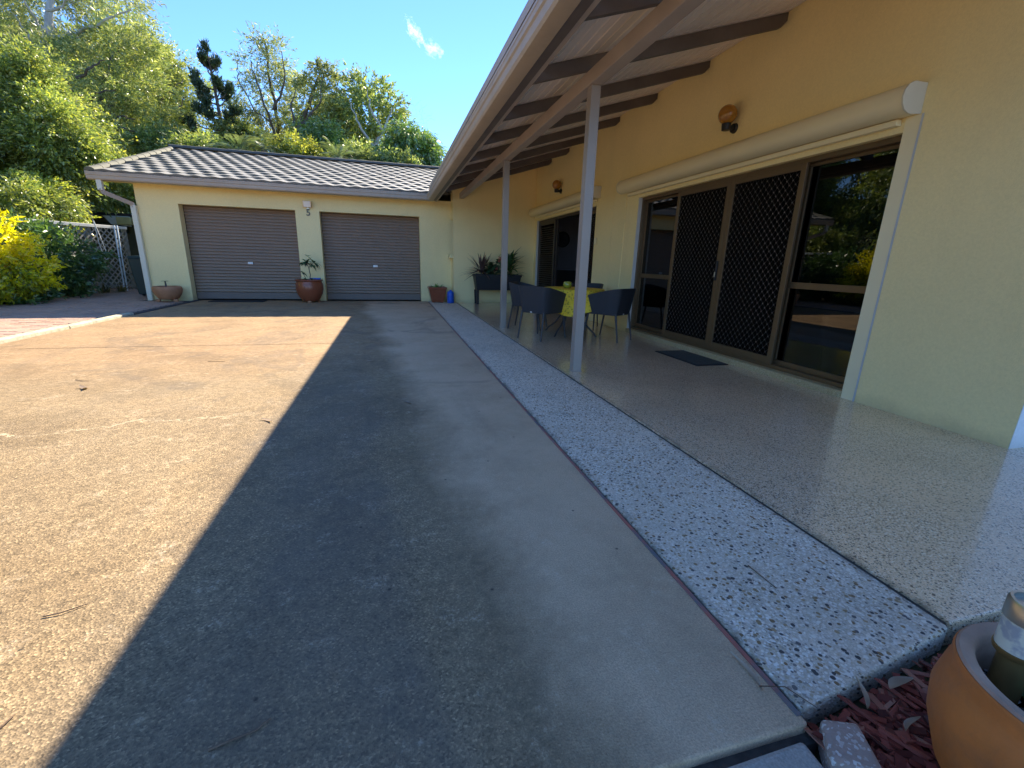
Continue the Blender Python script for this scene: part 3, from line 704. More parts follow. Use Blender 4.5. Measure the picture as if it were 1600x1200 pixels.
# gutters
GP = [(0.150, 0.0), (0.150, -0.155), (0.075, -0.160), (0.035, -0.150), (0.022, -0.128), (0.018, -0.075), (0.006, -0.062), (0.004, -0.030), (0.0, -0.024), (0.0, -0.003), (0.006, 0.0), (0.020, -0.004), (0.026, -0.03), (0.135, -0.05), (0.14, -0.004)]
mb = MB(); ya, yb = YN+0.55, EY
i0 = len(mb.v); n = len(GP)
for (u, h) in GP: mb.v.append((EX+u, ya, EZ+h))
for (u, h) in GP: mb.v.append((EX+u, yb+u, EZ+h))
for j in range(n): mb.f.append((j, (j+1) % n, n+(j+1) % n, n+j))
mb.f.append(tuple(range(n)))
mb.build('gutter', M['gutter'], house, smooth=25)
mb = MB()
for (u, h) in GP: mb.v.append((VX-0.005, EY+u, EZ+h))
for (u, h) in GP: mb.v.append((EX+u, EY+u, EZ+h))
for j in range(n): mb.f.append((j, (j+1) % n, n+(j+1) % n, n+j))
mb.f.append(tuple(range(n)))
mb.build('gutter', M['gutter'], house, smooth=25)
mb = MB()
for yv in (7.05,):
    pr = [(EX+u-0.003, EZ+h+(0.003 if h > -0.01 else -0.003)) for u, h in GP[1:11]]
    for s_ in (0, 1):
        for (a, b) in pr: mb.v.append((a, yv+0.05*s_, b))
    q = len(pr)
    for j in range(q-1): mb.f.append((j, j+1, q+j+1, q+j))
mb.build('gutter_joiner', M['gutter'], house, smooth=25)

# posts
pm = MB().box(-0.045, 0.045, -0.045, 0.045, 0.012, 2.584).mesh('post', M['post'], bevel=0.004)
for y in (4.105, 7.25, 0.95):
    if y == 0.95: continue
    p = link('post', pm, house, (1.80, y, 0))
    MB().box(0.0455, 0.049, -0.03, 0.03, 2.44, 2.60).tube([(0.049, 0, 2.49), (0.056, 0, 2.49)], 0.010, 6).tube([(0.049, 0, 2.54), (0.056, 0, 2.54)], 0.010, 6).build('bracket', M['post'], p)
    MB().box(-0.052, 0.052, -0.052, 0.052, 0.0125, 0.018).build('base_plate', M['post'], p)

# downpipe at the left corner of the garage
dp = link('downpipe', None, house)
dx0, dy0 = GX0-0.085, YG-0.10
MB().box(dx0-0.36, dx0-0.27, EY+0.04, EY+0.13, 2.30, 2.50).build('outlet', M['cap'], dp, bevel=0.006)
MB().tube([(dx0-0.315, EY+0.085, 2.34), (dx0-0.30, EY+0.10, 2.27), (dx0+0.03, dy0+0.04, 2.09), (dx0+0.05, dy0+0.045, 2.02)], 0.062, 4).build('elbow', M['gutter'], dp)
MB().box(dx0, dx0+0.10, dy0, dy0+0.09, -0.01, 2.06).build('pipe', M['cap'], dp, bevel=0.008)

# roller shutters above the openings
def shutter(y0, y1, zc, dep, hgt):
    s = link('roller_shutter', None, house)
    pr = [(XW-0.002, hgt/2), (XW-dep*0.55, hgt/2)]
    for i in range(7):
        a = math.pi*0.42 - i*math.pi*0.86/6
        pr.append((XW-dep*0.5-dep*0.5*math.cos(a), hgt*0.5*math.sin(a)))
    pr += [(XW-dep*0.45, -hgt/2), (XW-0.002, -hgt/2+0.01)]
    MB().prism([(a, y0+0.012, zc+b) for a, b in pr], (0, y1-y0-0.024, 0)).build('shutter_box', M['trim'], s, smooth=35)
    for ye in (y0, y1-0.012): MB().prism([(a+(0.004 if a < XW-0.01 else 0)-0.008*(a < XW-0.01), ye, zc+b*1.03) for a, b in pr], (0, 0.0118, 0)).build('end_cap', M['cap'], s)
    MB().box(XW-0.055, XW-0.004, y0+0.12, y1-0.12, zc-hgt/2-0.045, zc-hgt/2-0.002).build('bottom_bar', M['trim'], s, bevel=0.004)
    return s
shutter(2.72, 6.98, 2.285, 0.20, 0.20)
shutter(7.94, 11.80, 2.345, 0.20, 0.20)
MB().box(XW-0.035, XW-0.015, 7.955, 8.03, 1.44, 1.56).build('isolator_switch', M['trim'], house, bevel=0.004)

# sliding doors of the near opening
sd1 = link('sliding_door', None, house)
fx = XW+0.055
f = MB()
f.box(fx, fx+0.11, O1[0]+0.002, O1[1]-0.014, 0.076, 0.115); f.box(fx, fx+0.11, O1[0]+0.002, O1[1]-0.014, O1[2]-0.045, O1[2]-0.002)
f.box(fx, fx+0.11, O1[0]+0.002, O1[0]+0.035, 0.116, O1[2]-0.046); f.box(fx, fx+0.11, O1[1]-0.05, O1[1]-0.014, 0.116, O1[2]-0.046)
f.build('frame', M['bronze'], sd1, bevel=0.003)
for (a, b) in ((O1[0]+0.036, 3.70), (5.60, O1[1]-0.051)):
    px = fx+0.075
    f = MB(); f.box(px-0.015, px+0.02, a, b, 0.116, 0.165); f.box(px-0.015, px+0.02, a, b, 0.90, 0.96); f.box(px-0.015, px+0.02, a, b, O1[2]-0.075, O1[2]-0.047)
    f.box(px-0.015, px+0.02, a, a+0.03, 0.166, 0.899); f.box(px-0.015, px+0.02, b-0.03, b, 0.166, 0.899); f.box(px-0.015, px+0.02, a, a+0.03, 0.961, O1[2]-0.076); f.box(px-0.015, px+0.02, b-0.03, b, 0.961, O1[2]-0.076)
    f.build('sash', M['bronze'], sd1, bevel=0.002)
    MB().box(px, px+0.006, a+0.031, b-0.031, 0.166, 0.899).build('pane', M['glass'], sd1)
    MB().box(px, px+0.006, a+0.031, b-0.031, 0.961, O1[2]-0.076).build('pane', M['glass'], sd1)
# inner sliding leaf stile and curtain edges seen through the glass
MB().box(fx+0.2, fx+0.23, 2.98, 3.0, 0.1, 2.05).build('inner_stile', M['bronze'], sd1)
MB().box(fx+0.2, fx+0.23, 6.33, 6.36, 0.1, 2.05).build('inner_stile', M['bronze'], sd1)
cu = MB(); pts = []
for (ya, yb) in ((3.75, 4.05), (4.45, 4.85), (5.25, 5.6)):
    pts = [(fx+0.33+0.03*math.sin(i*1.7), ya+(yb-ya)*i/14) for i in range(15)]
    for (xa, y_a), (xb_, y_b) in zip(pts[:-1], pts[1:]): cu.quad((xa, y_a, 0.06), (xb_, y_b, 0.06), (xb_, y_b, 2.1), (xa, y_a, 2.1))
M['curtain_pale'] = paint('brown_curtain', (0.16, 0.12, 0.085), 0.9, 0.15, 8)
cu.build('curtain', M['curtain_pale'], sd1, smooth=60)
def screen_door(parent, y0, y1, xf, ztop, zbot, handle=None):
    f = MB(); t = 0.028; sw = 0.062
    f.box(xf, xf+t, y0, y0+sw, zbot, ztop); f.box(xf, xf+t, y1-sw, y1, zbot, ztop)
    f.box(xf+.001, xf+t-.001, y0+sw, y1-sw, zbot, zbot+0.075); f.box(xf+.001, xf+t-.001, y0+sw, y1-sw, ztop-0.055, ztop)
    leaf = f.build('screen_frame', M['bronze'], parent, bevel=0.004)
    ya, yb, za, zb = y0+sw, y1-sw, zbot+0.075, ztop-0.055
    k_ = MB().box(xf+0.016, xf+0.0175, ya, yb, za, zb).build('gauze', M['screen'], parent)
    g_ = MB(); nd = MB(); py, pz = 0.072, 0.082; th = 0.0011
    xg = xf+0.010; sl = pz/py
    n1 = int((yb-ya)/py + (zb-za)/pz)+3
    for sgn in (1, -1):
        for i in range(-n1, n1*2):
            # line z = zb0 + sgn*sl*(y-ya)
            c0 = za + i*pz
            pts = []
            for yy in (ya, yb):
                zz = c0 + sgn*sl*(yy-ya)
                pts.append((yy, zz))
            (a1, b1), (a2, b2) = pts
            # clip to za..zb
            def clip(p, q):
                (y1_, z1_), (y2_, z2_) = p, q
                out = []
                lo, hi = 0.0, 1.0; dz = z2_-z1_
                t0, t1 = (za-z1_)/dz, (zb-z1_)/dz
                lo = max(lo, min(t0, t1)); hi = min(hi, max(t0, t1))
                if hi <= lo: return None
                return ((y1_+(y2_-y1_)*lo, z1_+dz*lo), (y1_+(y2_-y1_)*hi, z1_+dz*hi))
            r_ = clip((a1, b1), (a2, b2))
            if not r_: continue
            (p1, q1), (p2, q2) = r_
            L = math.hypot(p2-p1, q2-q1)
            if L < 0.01: continue
            nx_, nz_ = -(q2-q1)/L*th, (p2-p1)/L*th
            xo = xg + (0.0015 if sgn > 0 else -0.0015)
            g_.hexa([(xo-.003, p1+nx_, q1+nz_), (xo+.003, p1+nx_, q1+nz_), (xo+.003, p1-nx_, q1-nz_), (xo-.003, p1-nx_, q1-nz_)], [(xo-.003, p2+nx_, q2+nz_), (xo+.003, p2+nx_, q2+nz_), (xo+.003, p2-nx_, q2-nz_), (xo-.003, p2-nx_, q2-nz_)])
    # knuckles at the crossings
    i = 0
    ny = int((yb-ya)/(py/2))+1; nz = int((zb-za)/(pz/2))+1
    for a in range(1, ny):
        for b in range(1, nz):
            if (a+b) % 2 == 0:
                y_, z_ = ya+a*py/2, za+b*pz/2
                if y_ < yb-.004 and z_ < zb-.004: nd.box(xg-.0075, xg-.0045, y_-.0045, y_+.0045, z_-.0055, z_+.0055)
    g_.build('diamond_grille', M['grille'], parent)
    nd.build('grille_knuckles', M['grille_node'], parent)['kind'] = 'stuff'
    if handle is not None:
        MB().box(xf-0.022, xf-0.002, handle-0.014, handle+0.014, 0.93, 1.16).build('handle', M['black'], parent, bevel=0.006)
        MB().box(xf-0.032, xf-0.0225, handle-0.008, handle+0.008, 0.97, 1.03).build('lock_tab', M['steel'], parent, bevel=0.002)
screen_door(sd1, 3.655, 4.635, fx-0.012, O1[2]-0.046, 0.117)
screen_door(sd1, 4.638, 5.64, fx-0.012, O1[2]-0.046, 0.117, handle=4.668)
# far opening: louvred leaf, open doorway, screen leaf
sd2 = link('sliding_door', None, house)
f = MB(); fx2 = XW+0.05
f.box(fx2, fx2+0.12, O2[0]+.002, O2[1]-.016, 0.061, 0.095); f.box(fx2, fx2+0.12, O2[0]+.002, O2[1]-.016, O2[2]-0.05, O2[2]-.002)
f.box(fx2, fx2+0.12, O2[0]+.002, O2[0]+.04, 0.096, O2[2]-.051); f.box(fx2, fx2+0.12, O2[1]-.056, O2[1]-.016, 0.096, O2[2]-.051)
f.build('frame', M['dark_frame'], sd2, bevel=0.003)
lv = link('louvre_panel', None, sd2)
f = MB(); ya, yb = 10.42, 11.58
lf = MB(); lf.box(fx2, fx2+.03, ya, ya+.09, .097, O2[2]-.052); lf.box(fx2, fx2+.03, yb-.09, yb, .097, O2[2]-.052); lf.box(fx2+.001, fx2+.029, ya+.09, yb-.09, .097, .2); lf.box(fx2+.001, fx2+.029, ya+.09, yb-.09, O2[2]-.13, O2[2]-.052)
bpy.data.objects.remove(lv)
lf.build('louvre_frame', M['dark_frame'], sd2, bevel=0.003)
sm = MB().hexa([(0, 0, 0), (0.034, 0, 0.030), (0.034, yb-ya-.18, 0.030), (0, yb-ya-.18, 0)], [(0, 0, 0.006), (0.034, 0, 0.036), (0.034, yb-ya-.18, 0.036), (0, yb-ya-.18, 0.006)]).mesh('louvre_slat', M['dark_frame'])
z = .205
while z < O2[2]-.17: link('louvre_slat', sm, sd2, (fx2-.002, ya+.09, z)); z += 0.052
MB().box(fx2+.045, fx2+.055, ya+.05, yb-.05, .1, O2[2]-.06).build('leaf_backing', M['screen'], sd2)
screen_door(sd2, 8.145, 9.05, fx2+.03, O2[2]-.052, .097)
st = MB().box(fx2+.03, fx2+.07, 10.32, 10.40, .097, O2[2]-.052).build('leaf_stile', M['dark_frame'], sd2)

# things inside the kitchen, seen through the open door
t = thing('kitchen_bench', 'dim kitchen bench against the back wall beyond the open door', 'bench', (5.0, 12.2, 0.05))
MB().box(-0.9, 1.8, -0.28, 0.33, 0, 0.86).build('cabinet', M['interior_dark'], t); MB().box(-0.92, 1.82, -0.31, 0.335, 0.862, 0.90).build('benchtop', M['plaster'], t, bevel=0.004)
M['clock_face'] = paint('clock_face', (0.10, 0.10, 0.11), 0.5, 0.05, 5)
t = thing('wall_clock', 'round dark wall clock hanging on the kitchen wall beyond the open door', 'clock', (4.83, 12.545, 1.755), 0)
ck = MB().tube([(0, -0.004, 0), (0, -0.02, 0)], 0.19, 28).build('clock_face', M['clock_face'], t)
rim = MB(); rim.tube([(0.2*math.cos(a), -0.018, 0.2*math.sin(a)) for a in [2*math.pi*i/28 for i in range(29)]], 0.018, 6, cap=False); rim.build('rim', M['black'], t, smooth=60)
MB().box(-.006, .006, -.026, -.022, 0, .13).build('hand', M['black'], t); MB().box(0, .09, -.026, -.022, -.006, .006).build('hand', M['black'], t)

# ------------------------------------------------------------------ fittings on the walls
M['amber'] = paint('amber_glass', (0.40, 0.17, 0.018), 0.16, 0.12, 5, coat=0.6)
def wall_light(y, z, label):
    t = thing('wall_light', label, 'wall light', (XW, y, z), 0, 'amber globe lights on the veranda wall')
    MB().tube([(-0.001, 0, 0), (-0.028, 0, 0)], [0.052, 0.046], 18).tube([(-0.028, 0, 0), (-0.095, 0, 0.0)], 0.026, 12).tube([(-0.115, 0, -0.03), (-0.115, 0, 0.035)], [0.043, 0.05], 18).build('bracket', M['black'], t, smooth=40)
    n = 14; pr = [(0.098*math.sin(math.pi*i/n)+1e-4*(i in (0, n)), -0.098*math.cos(math.pi*i/n)) for i in range(n+1)]
    pr[0] = (0.0, -0.098); pr[-1] = (0.0, 0.098)
    MB().lathe(pr, (-0.115, 0, 0.125), 24).build('globe', M['amber'], t, smooth=80)
wall_light(4.66, 2.575, 'larger looking amber globe wall light above the wide screen doors')
wall_light(10.0, 2.64, 'smaller looking amber globe wall light above the far louvred doorway')
M['lens'] = paint('flood_lens', (0.86, 0.80, 0.68), 0.2, 0.05, 8, coat=0.5)
t = thing('floodlight', 'small boxy floodlight on the pier between the garage doors', 'floodlight', (-1.86, YG, 2.28))
MB().hexa([(-.09, -.11, -.07), (.09, -.11, -.07), (.09, -.04, -.06), (-.09, -.04, -.06)], [(-.095, -.15, .07), (.095, -.15, .07), (.09, -.03, .08), (-.09, -.03, .08)]).build('housing', M['steel'], t, bevel=.006)
MB().hexa([(-.075, -.118, -.058), (.075, -.118, -.058), (.075, -.112, -.058), (-.075, -.112, -.058)], [(-.08, -.151, .058), (.08, -.151, .058), (.08, -.145, .058), (-.08, -.145, .058)]).build('lens', M['lens'], t)
MB().box(-.03, .03, -.04, -.001, -.09, -.0).build('bracket', M['steel'], t)
cu = bpy.data.curves.new('house_number', 'FONT'); cu.body = '5'; cu.size = 0.21; cu.extrude = 0.008; cu.offset = 0.002; cu.align_x = 'CENTER'
tmp = bpy.data.objects.new('tmp', cu); COL.objects.link(tmp); bpy.context.view_layer.update()
me = bpy.data.meshes.new_from_object(tmp.evaluated_get(bpy.context.evaluated_depsgraph_get())); bpy.data.objects.remove(tmp)
M['number'] = paint('number_metal', (0.10, 0.085, 0.07), 0.4, 0.1, 8, metal=0.3)
me.materials.clear(); me.materials.append(M['number'])
o = link('house_number', me, None, (-1.865, YG-0.010, 2.035), (math.pi/2, 0, 0)); tag(o, 'dark house number 5 fixed under the floodlight', 'house number')

# ------------------------------------------------------------------ veranda furniture
def make_weave():
    k = NT('woven_charcoal')
    v = k.obj()
    a = k.n.new('ShaderNodeTexWave'); a.wave_type = 'BANDS'; a.bands_direction = 'Z'; a.inputs['Scale'].default_value = 38; k.link(v, a.inputs['Vector'])
    b = k.n.new('ShaderNodeTexWave'); b.wave_type = 'BANDS'; b.bands_direction = 'DIAGONAL'; b.inputs['Scale'].default_value = 30; k.link(v, b.inputs['Vector'])
    h = k.math('MULTIPLY', a.outputs['Fac'], k.math('ADD', b.outputs['Fac'], 0.4))
    c = k.ramp(h, [(0.1, (0.018, 0.019, 0.023)), (0.9, (0.060, 0.061, 0.068))])
    k.pbr(c, 0.55, 0, k.bump(h, 0.5, 0.004), 0.4); return k.m
M['weave'] = make_weave()
M['leg'] = paint('charcoal_leg', (0.035, 0.037, 0.042), 0.4, 0.08, 6)
def outline(z_t):
    """U-shaped plan of the tub (t: 0 bottom, 1 top), from the left arm front round the back to the right arm front"""
    def L(a, b): return a+(b-a)*z_t
    fx_, fy, bx, by, cr = L(.245, .292), L(.225, .262), L(.205, .262), L(-.235, -.292), L(.05, .085)
    pts = []
    for i in range(5): q = i/4; pts.append((-(fx_+(bx+.012-fx_)*q), fy+(by+cr-fy)*q))
    for i in range(1, 5):
        a = math.pi+math.pi/2*i/5; pts.append((-bx+cr+cr*math.cos(a)*1.0, by+cr+cr*math.sin(a)))
    pts.append((-bx+cr, by)); n = len(pts)
    return pts + [(0, by)] + [(-x, y) for x, y in pts[::-1]]
def tub_chair():
    t = thing('tub_chair', 'x', 'chair')
    rows = []; nr = 7
    for r in range(nr+1):
        q = r/nr; o_ = outline(q); row = []
        for (x, y) in o_:
            f_ = (y+.292)/.554; top = .752-.125*max(0, f_)**1.3
            row.append((x, y, .385+(top-.385)*q))
        rows.append(row)
    mb = MB(); n = len(rows[0]); T = .022
    for row in rows: mb.v += row
    for row in rows: mb.v += [(x*(1-T/.28), y*(1-T/.28)+.002, z) for x, y, z in row]
    K = (nr+1)*n
    for r in range(nr):
        for j in range(n-1):
            a = r*n+j; mb.f.append((a, a+1, a+n+1, a+n)); b = K+a; mb.f.append((b, b+n, b+n+1, b+1))
    for j in range(n-1): a = nr*n+j; mb.f.append((a, a+1, K+a+1, K+a)); mb.f.append((j+1, j, K+j, K+j+1))
    for r in range(nr):
        for j in (0, n-1): a = r*n+j; mb.f.append((a, a+n, K+a+n, K+a))
    mb.build('tub_back', M['weave'], t, smooth=50)
    o_ = outline(0.05); MB().prism([(x*.97, y*.97, .375) for x, y in o_], (0, 0, .055)).build('seat', M['weave'], t, bevel=.006)
    o2 = [(x*.9, y*.9+.01, .431) for x, y in outline(.12)]; MB().prism(o2, (0, 0, .035)).build('seat_cushion', M['weave'], t, bevel=.01)
    for sx in (-1, 1):
        MB().tube([(sx*.19, -.215, .40), (sx*.205, -.285, 0.0)], [.017, .0105], 8).build('leg', M['leg'], t, smooth=60)
        MB().tube([(sx*.232, .205, .40), (sx*.252, .275, 0.0)], [.017, .0105], 8).build('leg', M['leg'], t, smooth=60)
    return t
ch = tub_chair()
tagm = MB().box(-.03, .0, -.243, -.2415, .385, .40).mesh('care_tag', M['white'])
link('care_tag', tagm, ch)
PZ = 0.0125
chairs = [((2.10, 6.13), -54, 'charcoal woven tub chair with its back to the driveway, nearest to the far post'),
          ((3.07, 5.92), 33, 'charcoal woven tub chair beside the wide screen doors, half behind the near post'),
          ((2.20, 7.12), -122, 'charcoal woven tub chair behind the one nearest the driveway, only its rim showing'),
          ((3.20, 7.12), 143, 'charcoal woven tub chair tucked at the wall side of the yellow table')]
for i, ((x, y), a, lb) in enumerate(chairs):
    c = ch if i == 0 else copy_tree(ch)
    c.location = (x, y, PZ); c.rotation_euler = (0, 0, rad(a)); c['label'] = lb; c['group'] = 'woven tub chairs around the yellow table'
t = thing('round_table', 'round veranda table with curved metal legs under a yellow cloth', 'table', (2.68, 6.42, PZ))
MB().lathe([(0.0, .675), (.47, .675), (.475, .69), (.47, .702), (0.0, .702)], n=40).build('table_top', M['leg'], t, smooth=40)
for i in range(4):
    a = rad(38+90*i); c_, s_ = math.cos(a), math.sin(a)
    path_ = [(c_*r_, s_*r_, z_) for r_, z_ in ((.16, .675), (.13, .5), (.15, .33), (.27, .17), (.40, .07), (.45, .012))]
    MB().tube(path_, .013, 8).build('leg', M['leg'], t, smooth=60)
def make_cloth():
    k = NT('yellow_print_cloth'); v = k.obj()
    vo = k.n.new('ShaderNodeTexVoronoi'); vo.inputs['Scale'].default_value = 32; k.link(v, vo.inputs['Vector'])
    spot = k.ramp(vo.outputs['Distance'], [(0.34, 1), (0.46, 0)])
    sc_ = k.ramp(k.sep(vo.outputs['Color'])[0], [(0.0, (0.18, 0.10, 0.02)), (0.35, (0.12, 0.13, 0.02)), (0.6, (0.28, 0.09, 0.03)), (0.8, (0.55, 0.40, 0.05))], 'CONSTANT')
    base = k.mix(k.ramp(k.noise(7, 4, vec=v), [(0.35, 0), (0.7, 1)]), (0.72, 0.48, 0.022), (0.82, 0.60, 0.06))
    fl = k.ramp(k.noise(11, 5, 0.7, vec=v), [(0.56, 0), (0.62, 1)])
    c = k.mix(k.math('MULTIPLY', spot, 0.55), base, sc_); c = k.mix(k.math('MULTIPLY', fl, 0.45), c, (0.30, 0.17, 0.03))
    k.pbr(c, 0.75, 0, k.bump(k.noise(60, 3, vec=v), 0.2, 0.003), 0.3); return k.m
M['cloth'] = make_cloth()
mb = MB(); n = 96
def ring(r, z, wave): 
    for j in range(n):
        a = 2*math.pi*j/n; q = r+wave*math.sin(a*9+0.5)+wave*.5*math.sin(a*17+1.3)
        hz__ = z - (0.075*max(0, math.cos(2*(a-rad(65))*2/2))**2 if z < .6 else 0)*( .69-z)/.27
        mb.v.append((q*math.cos(a), q*math.sin(a), hz__))
for (r, z, wv) in ((.001, .7065, 0), (.25, .7065, 0), (.46, .7065, 0), (.478, .702, 0), (.486, .68, .002), (.492, .60, .008), (.50, .50, .014), (.507, .41, .019)): ring(r, z, wv)
for k_ in range(7):
    for j in range(n): a = k_*n+j; b = k_*n+(j+1) % n; mb.f.append((a, b, b+n, a+n))
o = mb.build('tablecloth', M['cloth'], smooth=70); o.location = (2.68, 6.42, PZ); tag(o, 'yellow printed tablecloth hanging over the round table', 'tablecloth')
M['candle'] = paint('olive_glass', (0.30, 0.31, 0.03), 0.25, 0.1, 8, coat=0.4)
o = MB().lathe([(.04, 0), (.058, .012), (.066, .045), (.058, .085), (.045, .098), (.038, .098), (.036, .08), (.0, .08)], n=24).build('candle_bowl', M['candle'], smooth=50)
o.location = (2.60, 6.44, PZ+.708); tag(o, 'squat olive green candle bowl on the yellow tablecloth', 'candle bowl')

o = thing('door_mat', 'dark green rectangular doormat in front of the screen doors', 'doormat', (3.47, 4.52, PZ))
MB().box(-.21, .21, -.42, .42, .0, .010).build('rubber_base', M['mat'], o, bevel=.003); MB().box(-.18, .18, -.39, .39, .0105, .015).build('carpet_pile', M['mat_in'], o)
o = MB().box(-.59, .56, -.20, .20, 0.0, .014).build('floor_mat', M['mat'], bevel=.004); o.location = (-3.52, 11.98, 0.001); tag(o, 'flat black mat lying before the left garage door', 'mat')

# ------------------------------------------------------------------ leaf helpers
def mesh_np(name, V, Q, mat, smooth=False):
    me = bpy.data.meshes.new(name); V = np.asarray(V, np.float32); Q = np.asarray(Q, np.int32)
    me.vertices.add(len(V)); me.vertices.foreach_set('co', V.ravel())
    me.loops.add(Q.size); me.loops.foreach_set('vertex_index', Q.ravel())
    me.polygons.add(len(Q)); me.polygons.foreach_set('loop_start', np.arange(len(Q), dtype=np.int32)*4)
    me.materials.append(mat); me.update(calc_edges=True); me.validate(); return me
def leaf_np(P, L, W, droop, rs, up=None, lvar=0.4, out=None):
    """diamond leaves at points P (N,3)"""
    N = len(P); d = rs.normal(size=(N, 3)); d /= np.linalg.norm(d, axis=1)[:, None]
    if out is not None: d = d*0.6+out
    d[:, 2] -= droop; d /= np.linalg.norm(d, axis=1)[:, None]+1e-9
    q = rs.normal(size=(N, 3)); q[:, 2] *= 0.5; s = np.cross(d, q); s /= np.linalg.norm(s, axis=1)[:, None]+1e-9
    l = L*(1+lvar*(rs.rand(N)*2-1))[:, None]; w_ = W*(1+lvar*(rs.rand(N)*2-1))[:, None]
    nrm = np.cross(d, s)
    a = P; b = P+d*l*.42+s*w_*.5+nrm*w_*.12; c = P+d*l; e = P+d*l*.42-s*w_*.5+nrm*w_*.12
    V = np.stack([a, b, c, e], 1).reshape(-1, 3); Q = np.arange(N*4).reshape(N, 4)
    return V, Q
def at(px, py, Y):
    d = _f + _r*((px-800)/FPX) + _u*((600-py)/FPX); return CAM + d*((Y-CAM.y)/d.y)
def gp(px, py, z=0.0):
    d = _f + _r*((px-800)/FPX) + _u*((600-py)/FPX); return CAM + d*((z-CAM.z)/d.z)
def EL(px, py, Y, rx, ry, deep=1.0):
    p = at(px, py, Y); s = (p-CAM).dot(_f)/FPX
    return (p.x, p.y, p.z, rx*s, rx*s*deep, ry*s)
def plant(name, label, cat, base, ells, trunk=None, tr=0.12, nclump=60, per=150, cr=0.5, flat=0.65, leaf=(.2, .07), droop=.4, mat='leaf_olive', bark='bark_dark', seed=1, group=None,
          extra=None, shell=0.35, crown='crown', branch_r=0.025, cut=None):
    """a trunk with limbs reaching to clumps of leaves that fill the given ellipsoids (world space)"""
    if cat in ('tree', 'shrub'): leaf = (leaf[0]*.70, leaf[1]*.66); per = int(per*1.7); cr *= .82
    rs = np.random.RandomState(seed); rng = random.Random(seed)
    base = Vector(base); t = thing(name, label, cat, base, 0, group)
    B = np.array(base)
    vol = np.array([e[3]*e[4]*e[5] for e in ells])**0.7; cnt = np.maximum(1, (nclump*vol/vol.sum()).round().astype(int))
    C = []
    for e, n_ in zip(ells, cnt):
        d = rs.normal(size=(n_, 3)); d /= np.linalg.norm(d, axis=1)[:, None]
        r_ = (shell+(1-shell)*rs.rand(n_))**0.6
        C.append(np.array(e[:3])+d*r_[:, None]*np.array(e[3:]))
    C = np.concatenate(C)-B
    C = C[C[:, 2] > 0.05]
    if trunk is None:
        m = C.mean(0); trunk = [(0, 0, 0), (m[0]*.3, m[1]*.3, m[2]*.45), (m[0]*.8, m[1]*.8, m[2]*.95)]
    else: trunk = [tuple(Vector(p)-base) for p in trunk]
    # trunk as a smooth path
    T = np.array(trunk, float); tt = np.linspace(0, len(T)-1, 14); TP = np.stack([np.interp(tt, range(len(T)), T[:, i]) for i in range(3)], 1)
    TP[1:-1] += rs.normal(size=(12, 3))*min(tr*.3, .045)*np.array([1, 1, .3])
    RT = tr*(1-0.78*np.linspace(0, 1, 14)**0.9); RT[0] *= 1.25
    wood = MB(); wood.tube([tuple(p) for p in TP], list(RT), 8)
    nodes = [(p, r_) for p, r_ in zip(TP[4:], RT[4:])]
    NP = np.array([p for p, _ in nodes]); NR = [r_ for _, r_ in nodes]
    order = np.argsort(np.linalg.norm(C-TP[-1], axis=1) if len(C) < 3 else np.array([np.min(np.linalg.norm(NP-c, axis=1)) for c in C]))
    if branch_r:
        for i in order:
            c = C[i]; dv = NP-c; dist = np.linalg.norm(dv, axis=1) + 0.8*np.maximum(0, dv[:, 2]); k_ = int(np.argmin(dist))
            p0 = NP[k_]; ln = np.linalg.norm(c-p0)
            if ln < .05: continue
            r0 = min(NR[k_]*.72, .012+branch_r*ln)
            m1 = p0+(c-p0)*.35+rs.normal(size=3)*ln*.08+np.array([0, 0, -.03*ln]); m2 = p0+(c-p0)*.7+rs.normal(size=3)*ln*.09+np.array([0, 0, .04*ln])
            wood.tube([tuple(p0), tuple(m1), tuple(m2), tuple(c)], [r0, r0*.75, r0*.5, max(.004, r0*.22)], 5, cap=False)
            NP = np.vstack([NP, m1, m2, c]); NR += [r0*.75, r0*.5, max(.004, r0*.25)]
    wood.build('trunk', M[bark], t, smooth=60)
    if per:
        nl = 9; nt = max(1, per//nl); cm = C.mean(0)
        st = np.repeat(C, nt, 0); sz = np.repeat(cr*(0.6+0.8*rs.rand(len(C))), nt)[:, None]
        off = rs.normal(size=st.shape)*0.42; off[:, 2] *= flat; st = st+off*sz
        od = st-cm; od /= np.linalg.norm(od, axis=1)[:, None]+1e-6
        td = rs.normal(size=st.shape)*.55+od*.75+off*.9; td[:, 2] -= droop*.55; td /= np.linalg.norm(td, axis=1)[:, None]+1e-6
        q = np.linspace(0.1, 1, nl)[None, :, None]
        P = (st[:, None]+td[:, None]*sz[:, None]*.95*q+np.array([0, 0, -1.0])*(droop*.35*sz[:, None])*q**2+rs.normal(size=(len(st), nl, 3))*.018).reshape(-1, 3)
        OUT = np.repeat(td, nl, 0)*.75
        ok = P[:, 2] > .02; P = P[ok]; OUT = OUT[ok]
        V, Q = leaf_np(P, leaf[0], leaf[1], droop*.6, rs, out=OUT)
        link(crown, mesh_np(crown, V, Q, M[mat]), t)
        if extra:
            for (em, frac, zmin, zmax) in extra:
                sel = rs.rand(len(P)) < frac; h = P[:, 2]; hi = h.max()
                sel &= (h > zmin*hi) & (h < zmax*hi)
                V, Q = leaf_np(P[sel]+rs.normal(size=(sel.sum(), 3))*.04, leaf[0], leaf[1], droop*.6, rs, out=OUT[sel])
                link(crown, mesh_np(crown, V, Q, M[em]), t)
    return t

